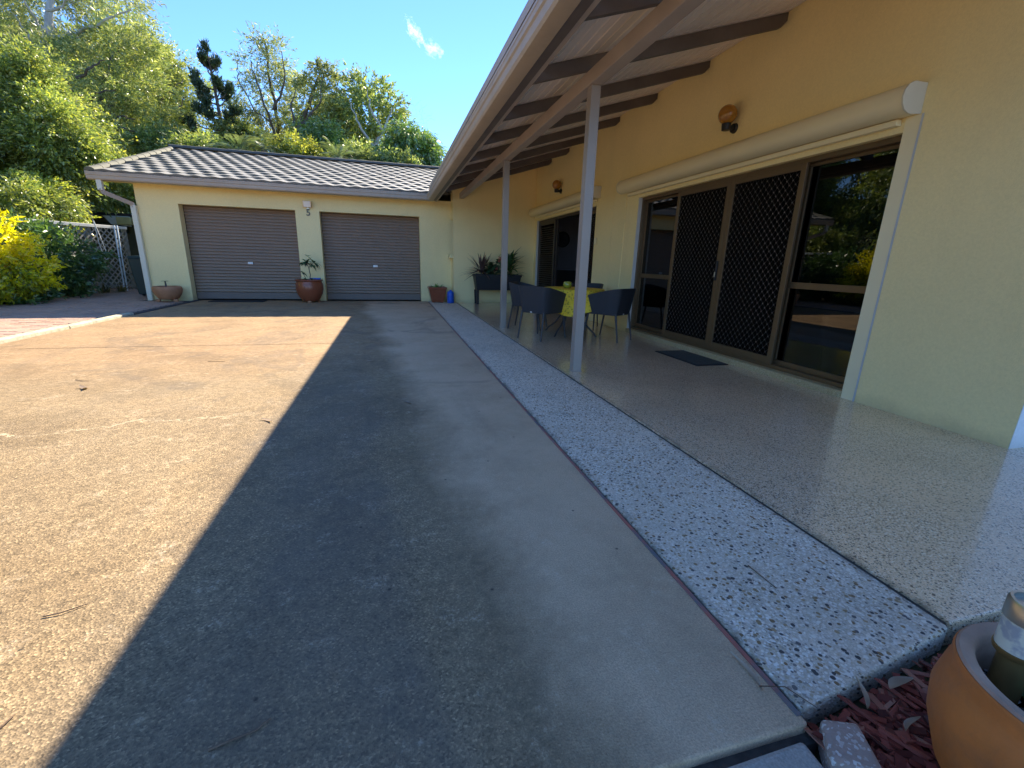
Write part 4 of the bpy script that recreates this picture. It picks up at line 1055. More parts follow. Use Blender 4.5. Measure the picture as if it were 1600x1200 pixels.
# ------------------------------------------------------------------ trees beyond the garage and fence
def foot(px, Y, dx=0.0):
    p = at(px, 300, Y); return (p.x+dx, Y, hill(p.x+dx, Y))
G1 = 'trees on the slope beyond the house'
b = foot(74, 25)
plant('gum_tree', 'tall pale trunked gum tree rising above all others behind the fence', 'tree', b,
      [EL(30, 20, 27.5, 40, 40), EL(122, 30, 27.5, 48, 36), EL(180, 22, 26.5, 26, 26), EL(10, 75, 27.5, 30, 36), EL(110, -60, 27.5, 90, 50), EL(20, -50, 27.5, 70, 50), EL(112, 78, 28, 38, 26), EL(70, 40, 29.5, 75, 60), EL(-20, 30, 28, 60, 60), EL(150, -10, 28, 60, 30)],
      trunk=[b, at(76, 190, 25), at(70, 110, 25), at(74, 50, 25), at(78, 5, 25.3), at(95, -60, 26)], tr=.30, nclump=200, per=110, cr=.75, leaf=(.27, .055), droop=.25, mat='leaf_gum', bark='bark_gum', seed=3, group=G1, branch_r=.026)
b = foot(150, 24)
plant('wattle_tree', 'broad feathery olive wattle tree with dark limbs left of the garage roof', 'tree', b,
      [EL(125, 115, 24, 62, 38), EL(180, 105, 24.5, 60, 45), EL(205, 65, 25, 40, 32), EL(165, 175, 23.5, 75, 40), EL(100, 165, 24, 50, 35), EL(225, 150, 24, 45, 35)],
      trunk=[b, at(150, 235, 24), at(152, 170, 24), at(175, 90, 24)], tr=.26, nclump=190, per=105, cr=.56, flat=.45, leaf=(.22, .055), droop=.1, mat='leaf_olive', bark='bark_dark', seed=5, group=G1, branch_r=.05, shell=.6)
b = foot(150, 26)
plant('wattle_tree', 'slimmer feathery wattle tree whose crown slopes down to the dark pine', 'tree', foot(250, 28),
      [EL(245, 120, 28, 38, 40), EL(285, 140, 28, 34, 36), EL(235, 180, 27.5, 45, 36), EL(285, 190, 28, 36, 28), EL(215, 220, 27, 40, 25)],
      tr=.16, nclump=110, per=150, cr=.6, flat=.55, leaf=(.22, .06), droop=.15, mat='leaf_olive', bark='bark_grey', seed=6, group=G1)
plant('lime_leaved_tree', 'bright lime green crown among the olive wattles', 'tree', foot(222, 30.5),
      [EL(210, 82, 30.5, 32, 26), EL(240, 98, 30.5, 24, 24), EL(222, 120, 30.5, 30, 22)], tr=.13, nclump=42, per=150, cr=.6, leaf=(.28, .10), droop=.5, mat='leaf_lime', seed=8, group=G1)
b = foot(35, 18)
plant('bushy_tree', 'yellow green bushy tree with drooping leaflets above the golden bush', 'tree', b,
      [EL(25, 165, 18, 60, 50), EL(75, 205, 17.6, 55, 48), EL(15, 230, 17.5, 55, 45), EL(105, 235, 17.5, 40, 36), EL(45, 120, 18.3, 40, 30)],
      tr=.14, nclump=130, per=230, cr=.5, leaf=(.15, .065), droop=.25, mat='leaf_mid', bark='bark_grey', seed=9, group=G1, extra=[('leaf_lime', .35, .4, 1.1)])
plant('bushy_tree', 'paler bushy tree left of the garage eave with yellowish tips', 'tree', foot(110, 19.5),
      [EL(110, 205, 20, 45, 45), EL(135, 250, 19.5, 40, 35), EL(100, 275, 19, 48, 30)], tr=.12, nclump=85, per=150, cr=.5, leaf=(.18, .075), droop=.2, mat='leaf_olive', bark='bark_grey', seed=10, group=G1, extra=[('leaf_lime', .4, .3, 1.1)])
for i, (px, py, Y, rx, ry, mt, lb) in enumerate((
        (22, 318, 15.2, 62, 44, 'leaf_mid', 'big leafy shrub right above the golden bush at the frame edge'),
        (58, 312, 16.3, 42, 30, 'leaf_lime', 'bright leafy shrub behind the white fence rail'),
        (150, 284, 22.5, 44, 26, 'leaf_mid', 'leafy shrub over the shed roof under the garage eave corner'),
        (195, 285, 21.5, 30, 24, 'leaf_lime', 'light green shrub between the shed and the downpipe'))):
    plant('garden_shrub', lb, 'shrub', foot(px, Y), [EL(px, py, Y, rx, ry), EL(px-12, py+22, Y-.3, rx*.8, ry*.8)], tr=.07, nclump=55, per=150, cr=.36, leaf=(.15, .06), droop=.5, mat=mt, bark='bark_grey', seed=20+i, group='shrubs behind the fence', extra=[('leaf_lime', .25, .5, 1.1)])
# dark pine with tiers of clumps on a thin stem
b = foot(347, 24); rs = np.random.RandomState(31)
t = thing('hoop_pine', 'thin dark pine with separate tufted clumps on a bare stem', 'tree', b, 0, G1)
top = at(322, 76, 24); bb = Vector(b)
wood = MB(); wood.tube([(0, 0, 0), tuple(at(347, 200, 24)-bb), tuple(at(334, 130, 24)-bb), tuple(top-bb)], [.12, .075, .05, .028], 7)
V_, Q_ = [], []; nq = 0
for (px, py, rx, ry, n_) in ((323, 79, 6, 5, 500), (316, 94, 7, 7, 700), (322, 104, 8, 7, 800), (331, 107, 9, 7, 900), (338, 101, 7, 7, 700), (305, 126, 8, 8, 900), (311, 138, 11, 10, 1300), (320, 150, 10, 11, 1200), (339, 131, 8, 8, 900), (344, 140, 7, 7, 700), (358, 142, 9, 8, 900), (354, 153, 9, 8, 900), (312, 174, 11, 9, 1000), (322, 164, 10, 11, 1200), (328, 182, 8, 8, 800), (368, 178, 12, 9, 1100), (358, 188, 9, 8, 800), (291, 190, 9, 6, 700), (299, 201, 9, 7, 700), (378, 211, 10, 8, 900), (389, 221, 9, 7, 800)):
    e = EL(px, py, 24+rs.uniform(-.5, .5), rx, ry); c = np.array(e[:3])-np.array(b)
    d = rs.normal(size=(n_, 3)); d /= np.linalg.norm(d, axis=1)[:, None]; e3 = np.array(e[3:])*.72; ns = max(6, n_//45); sp = d[:ns]*e3*.9; sp[:, 2] += .12*np.abs(rs.normal(size=ns)); kk_ = rs.randint(0, ns, n_); tt_ = rs.rand(n_)[:, None]; P = c+sp[kk_]*tt_*1.25+rs.normal(size=(n_, 3))*.035; d = sp[kk_]/(np.linalg.norm(sp[kk_], axis=1)[:, None]+1e-6)
    v, q = leaf_np(P, .13, .035, -.7, rs, out=d*.5); V_.append(v); Q_.append(q+nq); nq += len(v)
    zz = (py-78)/(200-78)*(at(347, 200, 24)-top).z
    st = np.array(at(322+(min(py+14, 235)-78)*.2, py+14, 24))-np.array(b)
    wood.tube([tuple(st), tuple((st+c)/2+np.array([0, 0, -.08])), tuple(c)], [.035, .026, .012], 5, cap=False)
wood.build('trunk', M['bark_dark'], t, smooth=60)
link('crown', mesh_np('crown', np.concatenate(V_), np.concatenate(Q_), M['leaf_pine']), t)
# sparse gums in the middle
plant('gum_tree', 'tallest slender grey green gum standing right of the dark pine', 'tree', foot(432, 28),
      [EL(408, 62, 28, 14, 14), EL(432, 72, 28, 14, 12), EL(392, 100, 28, 16, 16), EL(425, 105, 28, 22, 20), EL(450, 120, 28, 16, 20), EL(400, 140, 28, 26, 18), EL(440, 145, 28, 22, 20), EL(385, 170, 28, 26, 20), EL(430, 180, 28, 34, 22)],
      trunk=[foot(432, 28), at(438, 225, 28), at(428, 170, 28), at(412, 60, 28)], tr=.17, nclump=85, per=75, cr=.52, leaf=(.25, .06), droop=.3, mat='leaf_gum', bark='bark_dark', seed=41, group=G1, branch_r=.022)
plant('gum_tree', 'forked thin gum left of the round crowned tree', 'tree', foot(452, 26),
      [EL(500, 115, 26, 16, 14), EL(522, 118, 26, 9, 10), EL(485, 140, 26, 18, 16), EL(512, 150, 26, 20, 16), EL(470, 178, 26.6, 16, 14), EL(508, 188, 26, 16, 13)],
      trunk=[foot(448, 26), at(455, 228, 26), at(470, 195, 26), at(488, 150, 26), at(503, 110, 26)], tr=.17, nclump=42, per=85, cr=.48, leaf=(.25, .07), droop=.25, mat='leaf_gum', bark='bark_dark', seed=42, group=G1, extra=[('leaf_mid', .35, .3, .9)])
plant('round_crowned_tree', 'round crowned grey limbed tree above the middle of the ridge', 'tree', foot(582, 26),
      [EL(572, 137, 26, 24, 14), EL(548, 155, 26, 24, 18), EL(598, 155, 26, 20, 20), EL(575, 180, 26, 42, 26), EL(610, 185, 26, 22, 22), EL(545, 195, 26, 24, 20)],
      trunk=[foot(582, 26), at(580, 255, 26), at(590, 215, 26), at(572, 160, 26)], tr=.22, nclump=78, per=85, cr=.52, leaf=(.24, .10), droop=.1, mat='leaf_mid', bark='bark_gum', seed=43, group=G1, branch_r=.042)
plant('round_crowned_tree', 'darker leafy tree wedged left of the round crowned one', 'tree', foot(520, 28.5),
      [EL(515, 170, 28.5, 24, 18), EL(500, 200, 28.5, 30, 22), EL(530, 215, 28.5, 30, 20)], tr=.16, nclump=60, per=120, cr=.55, leaf=(.26, .09), droop=.5, mat='leaf_mango', bark='bark_grey', seed=44, group=G1, extra=[('leaf_lime', .2, .3, 1)])
plant('bare_twig_tree', 'leafless twiggy grey tree top at the right end of the trees', 'tree', foot(625, 27),
      [EL(648, 185, 27, 32, 28), EL(662, 205, 27, 24, 24), EL(640, 170, 27, 14, 14)], tr=.12, nclump=130, per=0, bark='bark_grey', seed=45, group=G1, branch_r=.014)
plant('mango_tree', 'dense dark mango like tree with drooping leaves beside the veranda gutter', 'tree', foot(648, 23),
      [EL(640, 215, 23, 26, 18), EL(655, 240, 23, 30, 22), EL(620, 240, 23.3, 28, 20), EL(668, 258, 22.6, 20, 14)], tr=.18, nclump=80, per=150, cr=.42, leaf=(.27, .075), droop=.9, mat='leaf_mango', bark='bark_grey', seed=46, group=G1)
for i, (px, py, Y, rx, ry, mt, lb) in enumerate((
        (255, 221, 22.5, 34, 15, 'leaf_mid', 'leafy shrub peeping over the left end of the tiled ridge'),
        (312, 229, 21.5, 30, 11, 'leaf_mid', 'green shrub over the ridge below the dark pine'),
        (368, 207, 24.5, 26, 17, 'leaf_olive', 'soft yellow green shrub between pine and tall gum'),
        (466, 238, 21, 26, 13, 'leaf_lime', 'bright yellow green shrub over the middle of the ridge'),
        (500, 215, 23.8, 30, 20, 'leaf_mango', 'dark shrub behind the fan palms'),
        (560, 246, 21.8, 32, 12, 'leaf_mid', 'green shrub over the ridge under the round crowned tree'),
        (622, 258, 21, 32, 10, 'leaf_mid', 'yellow green shrub over the ridge near the gutter corner'))):
    plant('ridge_shrub', lb, 'shrub', foot(px, Y), [EL(px, py, Y, rx, ry), EL(px+10, py+22, Y, rx, ry)], tr=.07, nclump=55, per=130, cr=.38, leaf=(.18, .075), droop=.4, mat=mt, bark='bark_grey', seed=60+i, group='shrubs showing over the garage ridge')
def limbs(t, paths, bark):
    b = Vector(t.location)
    for pts, r0 in paths:
        P = [at(*p)-b for p in pts]; Q = []
        for i in range(len(P)-1):
            for k_ in range(4): Q.append(P[i].lerp(P[i+1], k_/4)+Vector((random.uniform(-.06, .06), random.uniform(-.1, .1), random.uniform(-.06, .06))))
        Q.append(P[-1]); n_ = len(Q)
        MB().tube([tuple(q) for q in Q], [max(.012, r0*(1-.8*i/n_)) for i in range(n_)], 6).build('limb', M[bark], t, smooth=60)
random.seed(77)
TR = {o['label']: o for o in bpy.data.objects if o.get('category') == 'tree'}
limbs(TR['tall pale trunked gum tree rising above all others behind the fence'], [
    ([(76, 62, 24.6), (120, 50, 24.2), (165, 32, 24), (206, 15, 24)], .085), ([(72, 50, 24.6), (52, 28, 24.3), (34, -5, 24)], .07), ([(72, 95, 24.7), (48, 62, 24.2), (20, 20, 24)], .06), ([(78, 20, 24.8), (98, 8, 24.4), (118, -12, 24)], .06), ([(77, 80, 24.6), (100, 62, 24), (128, 56, 24)], .05)], 'bark_gum')
limbs(TR['broad feathery olive wattle tree with dark limbs left of the garage roof'], [
    ([(150, 250, 22.6), (138, 200, 22.3), (128, 160, 22.0), (104, 128, 21.9)], .10), ([(138, 172, 22), (175, 178, 21.8), (212, 186, 21.9)], .06), ([(120, 125, 21.9), (142, 106, 21.7), (164, 94, 21.8)], .055), ([(128, 160, 22), (150, 146, 21.7), (182, 140, 21.8)], .05), ([(148, 240, 22.4), (160, 210, 22), (190, 200, 21.8), (222, 208, 22)], .06), ([(104, 128, 21.9), (90, 112, 21.9), (84, 96, 22)], .04), ([(155, 258, 22.4), (146, 225, 22.2), (140, 205, 22.1)], .08)], 'bark_dark')
limbs(TR['slimmer feathery wattle tree whose crown slopes down to the dark pine'], [
    ([(250, 240, 26), (246, 180, 25.8), (250, 130, 25.8), (243, 105, 26)], .08), ([(248, 160, 25.8), (268, 140, 25.7), (286, 122, 26)], .045), ([(247, 190, 25.8), (275, 176, 25.7), (292, 150, 26)], .05)], 'bark_dark')
limbs(TR['round crowned grey limbed tree above the middle of the ridge'], [
    ([(578, 262, 24.4), (588, 225, 24.3), (604, 196, 24.3), (612, 170, 24.5)], .09), ([(586, 232, 24.3), (560, 195, 24.2), (548, 160, 24.4)], .07), ([(600, 205, 24.3), (580, 175, 24.2), (574, 140, 24.5)], .06), ([(590, 250, 24.4), (620, 225, 24.2), (650, 222, 24.4)], .055)], 'bark_gum')
limbs(TR['tallest slender grey green gum standing right of the dark pine'], [
    ([(432, 245, 26.8), (424, 190, 26.6), (404, 140, 26.6), (392, 95, 26.8)], .075), ([(428, 170, 26.6), (446, 130, 26.5), (440, 80, 26.8)], .06), ([(424, 190, 26.6), (396, 172, 26.5), (372, 120, 26.6), (371, 97, 26.8)], .04)], 'bark_dark')
limbs(TR['forked thin gum left of the round crowned tree'], [
    ([(450, 245, 25.2), (462, 205, 25.1), (486, 182, 25), (488, 150, 25.2)], .085), ([(462, 205, 25.1), (455, 170, 25), (462, 140, 25.2)], .06), ([(474, 194, 25), (500, 160, 25), (506, 118, 25.2)], .05)], 'bark_dark')
# fan palms over the ridge
def palm(px, py, Y, n, ln, label, seed):
    rs = np.random.RandomState(seed); b = foot(px, Y); t = thing('palm', label, 'palm', b, 0, 'palms over the garage ridge'); c = np.array(at(px, py, Y))-np.array(b)
    MB().tube([(0, 0, 0), (0.03, 0.02, c[2]*.5), tuple(c)], [.13, .10, .09], 8).build('trunk', M['bark_grey'], t, smooth=60)
    V_, Q_ = [], []; nq = 0
    for i in range(n):
        a = 2*math.pi*i/n+rs.uniform(-.2, .2); el = rs.uniform(.15, 1.25); L = ln*rs.uniform(.8, 1.15); K = 22
        s = np.linspace(0.12, 1, K); h = np.array([math.cos(a), math.sin(a), 0])
        P = c+np.outer(s*L*math.cos(el), h)+np.outer(s*L*math.sin(el)-0.45*L*s**2, [0, 0, 1])
        tg = np.gradient(P, axis=0); tg /= np.linalg.norm(tg, axis=1)[:, None]; side = np.cross(tg, [0, 0, 1]); side /= np.linalg.norm(side, axis=1)[:, None]+1e-6
        for sg in (1, -1):
            d = side*sg*.85+tg*.6+np.array([0, 0, -.25]); l = (.42*np.sin(np.pi*np.clip(s, .08, .97))**.6)[:, None]*ln*.6
            w_ = tg*.016
            V = np.stack([P-w_, P+d*l*.5-w_*1.2, P+d*l, P+d*l*.5+w_*1.2], 1).reshape(-1, 3); V_.append(V); Q_.append(np.arange(len(V)).reshape(-1, 4)+nq); nq += len(V)
    link('fronds', mesh_np('fronds', np.concatenate(V_), np.concatenate(Q_), M['leaf_palm']), t)
palm(375, 238, 20.0, 15, 1.25, 'arching palm over the ridge below the dark pine', 71)
palm(412, 232, 20.6, 15, 1.2, 'second arching palm just right of the first over the ridge', 72)
palm(528, 246, 20.2, 17, 1.25, 'greyish arching palm over the ridge below the leafy round crown', 73)
palm(556, 250, 20.8, 14, 1.1, 'small greyish palm right beside the middle palm over the ridge', 74)
# far wood that reads as one mass behind the single trees
rs = np.random.RandomState(81); V_, Q_ = [], []; nq = 0
for i in range(300):
    px = rs.uniform(-420, 330) if i % 4 else rs.uniform(300, 760); Y = rs.uniform(36, 58); ymin = 25 if px < 130 else 100 if px < 190 else (165 if px < 290 else (222 if px < 640 else 275))
    e = EL(px, rs.uniform(ymin, 330), Y, rs.uniform(22, 40), rs.uniform(16, 28))
    n_ = 420; d = rs.normal(size=(n_, 3)); d /= np.linalg.norm(d, axis=1)[:, None]; P = np.array(e[:3])+d*(rs.rand(n_)**.35)[:, None]*np.array(e[3:])
    P = P[P[:, 2] > 0]; v, q = leaf_np(P, .42, .17, .4, rs); V_.append(v); Q_.append(q+nq); nq += len(v)
o = link('far_wood', mesh_np('far_wood', np.concatenate(V_), np.concatenate(Q_), M['leaf_mid'])); tag(o, kind='stuff', label='far hillside wood seen between the nearer trunks', cat='wood')
# the wooded slope to the left, out of the frame but mirrored in the door glass
for i, (x, y, h, r_, mt) in enumerate(((-13.0, 8.6, 5.6, 2.2, 'leaf_mid'), (-12.6, 12.0, 6.6, 2.3, 'leaf_olive'), (-14.5, 15.2, 7.5, 2.6, 'leaf_mid'), (-16.5, 10.8, 8.5, 2.8, 'leaf_olive'), (-11.6, 5.4, 4.2, 1.9, 'leaf_mid'), (-15.5, 19.0, 9.0, 2.8, 'leaf_mid'))):
    lb = ('rounded leafy tree on the left slope mirrored low in the door glass', 'tall olive leafed tree on the left slope behind the golden bush', 'leafy tree on the left slope behind the lattice fence', 'large olive tree farthest up the left slope', 'low leafy tree on the left slope nearest the driveway', 'tall leafy tree at the left edge behind the bushy trees')[i]
    plant('slope_tree', lb, 'tree', (x, y, hill(x, y)), [(x, y, h*.95, r_*1.1, r_*1.1, h*.5), (x+.4, y+.3, h*.4, r_, r_, h*.34)], tr=.16, nclump=120, per=120, cr=.6, leaf=(.24, .09), droop=.5, mat=mt, bark='bark_grey', seed=90+i, group='trees on the slope left of the drive', extra=[('leaf_lime', .2, .4, 1.1)])

# ------------------------------------------------------------------ garden on the left
t = plant('golden_bush', 'golden yellow bush in the sun beside the brick path', 'bush', (-8.0, 11.2, -0.02),
      [(-8.1, 11.2, 1.15, .95, 1.0, .62), (-8.55, 10.9, 1.45, .6, .7, .5), (-7.65, 11.5, .95, .62, .7, .48), (-8.8, 10.2, 1.3, .6, .6, .6), (-7.25, 11.5, .72, .5, .6, .45)], tr=.05, nclump=150, per=60, cr=.20, flat=.6, leaf=(.095, .040), droop=-.05, mat='leaf_gold', bark='bark_dark', seed=101, shell=.75, branch_r=.012)
rs = np.random.RandomState(102); B = np.array(t.location)
def ell_pts(e, n_, rs, lo=.5):
    d = rs.normal(size=(n_, 3)); d /= np.linalg.norm(d, axis=1)[:, None]; return np.array(e[:3])+d*((lo+(1-lo)*rs.rand(n_))**.6)[:, None]*np.array(e[3:]), d
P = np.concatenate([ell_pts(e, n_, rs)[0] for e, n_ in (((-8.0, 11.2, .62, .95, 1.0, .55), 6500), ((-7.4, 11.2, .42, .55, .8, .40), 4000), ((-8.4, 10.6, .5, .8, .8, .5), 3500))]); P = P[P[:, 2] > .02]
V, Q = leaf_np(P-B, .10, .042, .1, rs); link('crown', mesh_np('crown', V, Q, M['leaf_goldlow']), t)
P, _ = ell_pts((-7.75, 11.0, .5, .7, .7, .45), 260, rs, .7); V, Q = leaf_np(P-B, .11, .045, .4, rs); link('crown', mesh_np('crown', V, Q, M['leaf_orange']), t)
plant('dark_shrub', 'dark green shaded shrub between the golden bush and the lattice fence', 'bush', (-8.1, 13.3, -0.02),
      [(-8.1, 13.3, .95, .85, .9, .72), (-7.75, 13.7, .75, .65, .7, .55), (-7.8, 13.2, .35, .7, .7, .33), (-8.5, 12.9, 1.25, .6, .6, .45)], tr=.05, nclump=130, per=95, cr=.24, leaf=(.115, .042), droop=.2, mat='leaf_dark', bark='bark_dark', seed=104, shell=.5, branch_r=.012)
plant('ground_plant', 'low dark foliage at the foot of the golden bush', 'plant', (-7.35, 11.6, -0.02), [(-7.35, 11.55, .16, .35, .75, .17)], tr=.02, nclump=40, per=50, cr=.13, leaf=(.10, .04), droop=-.1, mat='leaf_dark', seed=105, branch_r=.01)
def strappy(x, y, n_, L, label, seed, mt='leaf_strap'):
    rs = random.Random(seed); t = thing('strappy_plant', label, 'plant', (x, y, -.012), 0, 'strappy plants at the fence foot'); mb = MB()
    for i in range(n_):
        a = rs.uniform(0, 6.28); el = rs.uniform(.25, 1.3); l = L*rs.uniform(.6, 1.1); w_ = .016; px, py, pz = rs.uniform(-.06, .06), rs.uniform(-.06, .06), 0; prev = None
        for k_ in range(5):
            s = k_/4; r_ = s*l*math.cos(el); z = max(.004, s*l*math.sin(el)-.5*l*s*s); c = Vector((px+r_*math.cos(a), py+r_*math.sin(a), z)); sd_ = Vector((-math.sin(a), math.cos(a), 0))*w_*(1-.85*s)
            cur = (c-sd_, c+sd_)
            if prev: mb.quad(prev[0], prev[1], cur[1], cur[0])
            prev = cur
    mb.build('blades', M[mt], t, smooth=80)
for i, (x, y, lb) in enumerate(((-7.72, 14.15, 'strappy plant at the fence foot next to the dark shrub'), (-7.45, 14.55, 'strappy plant at the fence foot beside the first one'), (-7.25, 14.9, 'strappy plant nearest the leaning ladder'), (-7.0, 15.75, 'strappy plant behind the ladder near the bin'))):
    strappy(x, y, 55, .55, lb, 110+i)
# lattice fence
A0, A1 = Vector((-8.75, 13.6, 0)), Vector((-7.55, 16.35, 0)); dv = (A1-A0); LN = dv.length; azf = math.atan2(dv.y, dv.x)
t = thing('lattice_fence', 'grey lattice fence with a white top rail behind the shrubs', 'fence', A0, azf)
MB().box(0, LN, -.045, .045, 1.70, 1.78).build('top_rail', M['white'], t, bevel=.006); MB().box(0, LN, -.03, .03, .05, .11).build('bottom_rail', M['lattice'], t)
for k_ in range(4): x = k_*LN/3; MB().box(x-.045, x+.045, .046, .13, -.05, 1.76).build('post', M['lattice'], t)
zb, zt_ = .111, 1.699; hgt = zt_-zb
for sg in (1, -1):
    x = -hgt
    while x < LN:
        xa, za, xb_, zb_ = x, (zb if sg > 0 else zt_), x+hgt, (zt_ if sg > 0 else zb)
        if xa < 0: q = -xa/hgt; za += (zb_-za)*q; xa = 0
        if xb_ > LN: q = (LN-xa)/(xb_-xa); zb_ = za+(zb_-za)*q; xb_ = LN
        if xb_-xa > .03:
            yo = -.008 if sg > 0 else .008; hw = .018*1.414
            MB().hexa([(xa, yo-.004, za-hw), (xa, yo+.004, za-hw), (xb_, yo+.004, zb_-hw), (xb_, yo-.004, zb_-hw)], [(xa, yo-.004, za+hw), (xa, yo+.004, za+hw), (xb_, yo+.004, zb_+hw), (xb_, yo-.004, zb_+hw)]).build('lattice_slat', M['lattice'], t)
        x += .165
t = thing('garden_hose', 'thin pale cable looped over the lattice fence', 'cable', (-7.80, 15.45, 0))
MB().tube([(-.05, -.02, 1.9), (-.02, -.05, 1.7), (.0, -.06, 1.3), (.05, -.08, .95), (.12, -.08, .80), (.14, -.05, .9), (.10, -.06, 1.2), (.03, -.06, 1.6), (-.02, -.05, 1.86)], .009, 5).build('cable', M['white'], t, smooth=60)
# extension ladder on its edge
t = thing('ladder', 'upright pale blue aluminium ladder leaning at the end of the lattice', 'ladder', (-7.40, 15.35, -.01), rad(15))
for dx in (0, .062):
    MB().hexa([(dx-.013, -.03, 0), (dx+.013, -.03, 0), (dx+.013, .03, 0), (dx-.013, .03, 0)], [(dx-.013+.02, .12, 1.78), (dx+.013+.02, .12, 1.78), (dx+.013+.02, .18, 1.78), (dx-.013+.02, .18, 1.78)]).build('stile', M['alu'], t, bevel=.004)
for k_ in range(7):
    q = (k_+.6)/7; MB().tube([(.02*q, .15*q, 1.78*q), (.062+.02*q, .15*q, 1.78*q)], .013, 6).build('rung', M['black'], t)
# grey paling fence and shed behind
t = thing('paling_fence', 'short weathered grey paling fence behind the wheelie bin', 'fence', (-7.55, 16.9, 0))
for k_ in range(18):
    x = k_*.118; h = 1.22+((k_*37) % 7)*.012; MB().box(x, x+.1, -.009, .009, -.02, h).build('paling', M['paling'], t)
MB().box(-.02, 2.2, .0095, .05, .3, .37).build('rail', M['paling'], t); MB().box(-.02, 2.2, .0095, .05, .9, .97).build('rail', M['paling'], t)
t = thing('garden_shed', 'low green garden shed roof showing over the fence below the trees', 'shed', (-10.6, 20.6, 0))
MB().hexa([(-1.6, -.6, 2.35), (3.2, -.6, 2.30), (3.2, 2.6, 2.45), (-1.6, 2.6, 2.5)], [(-1.6, -.6, 2.43), (3.2, -.6, 2.38), (3.2, 2.6, 2.53), (-1.6, 2.6, 2.58)]).build('roof', M['edging_dark'], t)
MB().box(-1.5, 3.1, .4, 2.4, -.2, 2.30).build('wall', M['shed_wall'], t); MB().box(-.6, 1.0, .36, .399, 1.75, 2.12).build('window', M['shed_green'], t)
for x in (-1.5, .95, 3.1): MB().box(x-.04, x+.04, -.5, -.42, -.1, 2.30).build('post', M['lattice'], t)
MB().hexa([(.95, -.62, 2.02), (1.55, -.62, 1.95), (1.55, -.58, 1.95), (.95, -.58, 2.02)], [(.75, -.62, 2.30), (1.55, -.62, 2.30), (1.55, -.58, 2.30), (.75, -.58, 2.30)]).build('gable_panel', M['white'], t)
for i, x in enumerate((-9.15, -8.55)):
    o = MB().box(-.22, .22, -.12, .12, 0, .26).build('storage_tub', M['cream_box'], bevel=.02); o.location = (x, 19.88, 2.0); tag(o, ('pale yellow tub hung under the shed eave next to the white panel', 'pale yellow tub hung under the shed eave nearest the garage')[i], 'tub', 'yellow tubs under the shed eave')
# wheelie bin
t = thing('wheelie_bin', 'dark green wheelie bin standing beside the garage corner', 'bin', (-5.93, 13.45, -.01), rad(8))
MB().hexa([(-.19, -.22, .06), (.19, -.22, .06), (.19, .2, .06), (-.19, .2, .06)], [(-.26, -.29, .93), (.26, -.29, .93), (.26, .28, .93), (-.26, .28, .93)]).build('body', M['bin'], t, bevel=.015)
MB().hexa([(-.28, -.31, .931), (.28, -.31, .931), (.28, .31, .931), (-.28, .31, .931)], [(-.25, -.27, .985), (.25, -.27, .985), (.25, .28, 1.0), (-.25, .28, 1.0)]).build('lid', M['bin'], t, bevel=.015)
for sx in (-1, 1): MB().tube([(sx*.19, .22, .1), (sx*.24, .22, .1)], .1, 16).build('wheel', M['black'], t, smooth=40)
MB().tube([(-.2, .33, .95), (.2, .33, .95)], .016, 8).build('handle', M['bin'], t)
MB().box(.02, .09, -.272, -.262, .70, .73).build('label_plate', M['white'], t)
o = MB().lathe([(.05, 0), (.085, .02), (.08, .10), (.05, .17), (.02, .22), (.0, .225)], n=16).build('straw_bag', M['cream_box'], smooth=50); o.location = (-5.86, 13.42, .992); tag(o, 'small pale bag sitting on the wheelie bin lid', 'bag')

# ------------------------------------------------------------------ pots by the garage
def blade(mb, base, az, el, L, w_, droop, n_=5, fold=.15):
    prev = None; b = Vector(base); h = Vector((math.cos(az), math.sin(az), 0)); sd_ = Vector((-math.sin(az), math.cos(az), 0))
    for k_ in range(n_+1):
        s = k_/n_; c = b+h*(s*L*math.cos(el))+Vector((0, 0, s*L*math.sin(el)-droop*L*s*s)); ww = w_*(.35+1.9*s*(1-s)+.0)*(1-s**3) if k_ < n_ else .0008
        cur = (c-sd_*ww, c+Vector((0, 0, -fold*ww)), c+sd_*ww)
        if prev: mb.quad(prev[0], prev[1], cur[1], cur[0]); mb.quad(prev[1], prev[2], cur[2], cur[1])
        prev = cur
    return mb
t = thing('low_bowl_pot', 'low wide terracotta bowl on feet at the garage corner', 'pot', (-4.93, 11.93, 0.001))
MB().lathe([(.0, .045), (.16, .045), (.195, .07), (.245, .14), (.278, .22), (.285, .27), (.277, .31), (.258, .335), (.246, .338), (.236, .33), (.235, .30), (.0, .30)], n=36).build('bowl', M['terracotta_pale'], t, smooth=40)
MB().lathe([(.0, .301), (.234, .301)], n=30).build('soil', M['potsoil'], t)
for k_ in range(3):
    a = rad(-90+120*k_+60); ft = MB().box(-.045, .045, -.03, .03, 0, .055).build('foot', M['terracotta_pale'], t, bevel=.01); ft.location = (.2*math.cos(a), .2*math.sin(a), 0)
t = thing('seedling', 'tiny sprouting palm like seedling in the low terracotta bowl', 'plant', (-4.95, 11.93, .30))
MB().tube([(0, 0, 0), (.004, 0, .08), (0, 0, .15)], [.022, .018, .014], 7).build('stem', M['bark_dark'], t)
for k_ in range(9): blade(MB(), (0, 0, .145), k_*.7, .5, .10, .022, .5).build('leaf', M['leaf_pot'], t, smooth=60)
t = thing('barrel_pot', 'big round glazed brown pot on the pier between the garage doors', 'pot', (-1.93, 11.93, 0.001))
MB().lathe([(.0, .03), (.17, .03), (.215, .07), (.285, .2), (.312, .32), (.305, .43), (.287, .485), (.287, .492), (.292, .497), (.287, .503), (.31, .512), (.315, .528), (.308, .54), (.275, .54), (.268, .5), (.0, .49)], n=44).build('body', M['glazed'], t, smooth=40)
MB().lathe([(.0, .50), (.268, .50)], n=30).build('soil', M['potsoil'], t)
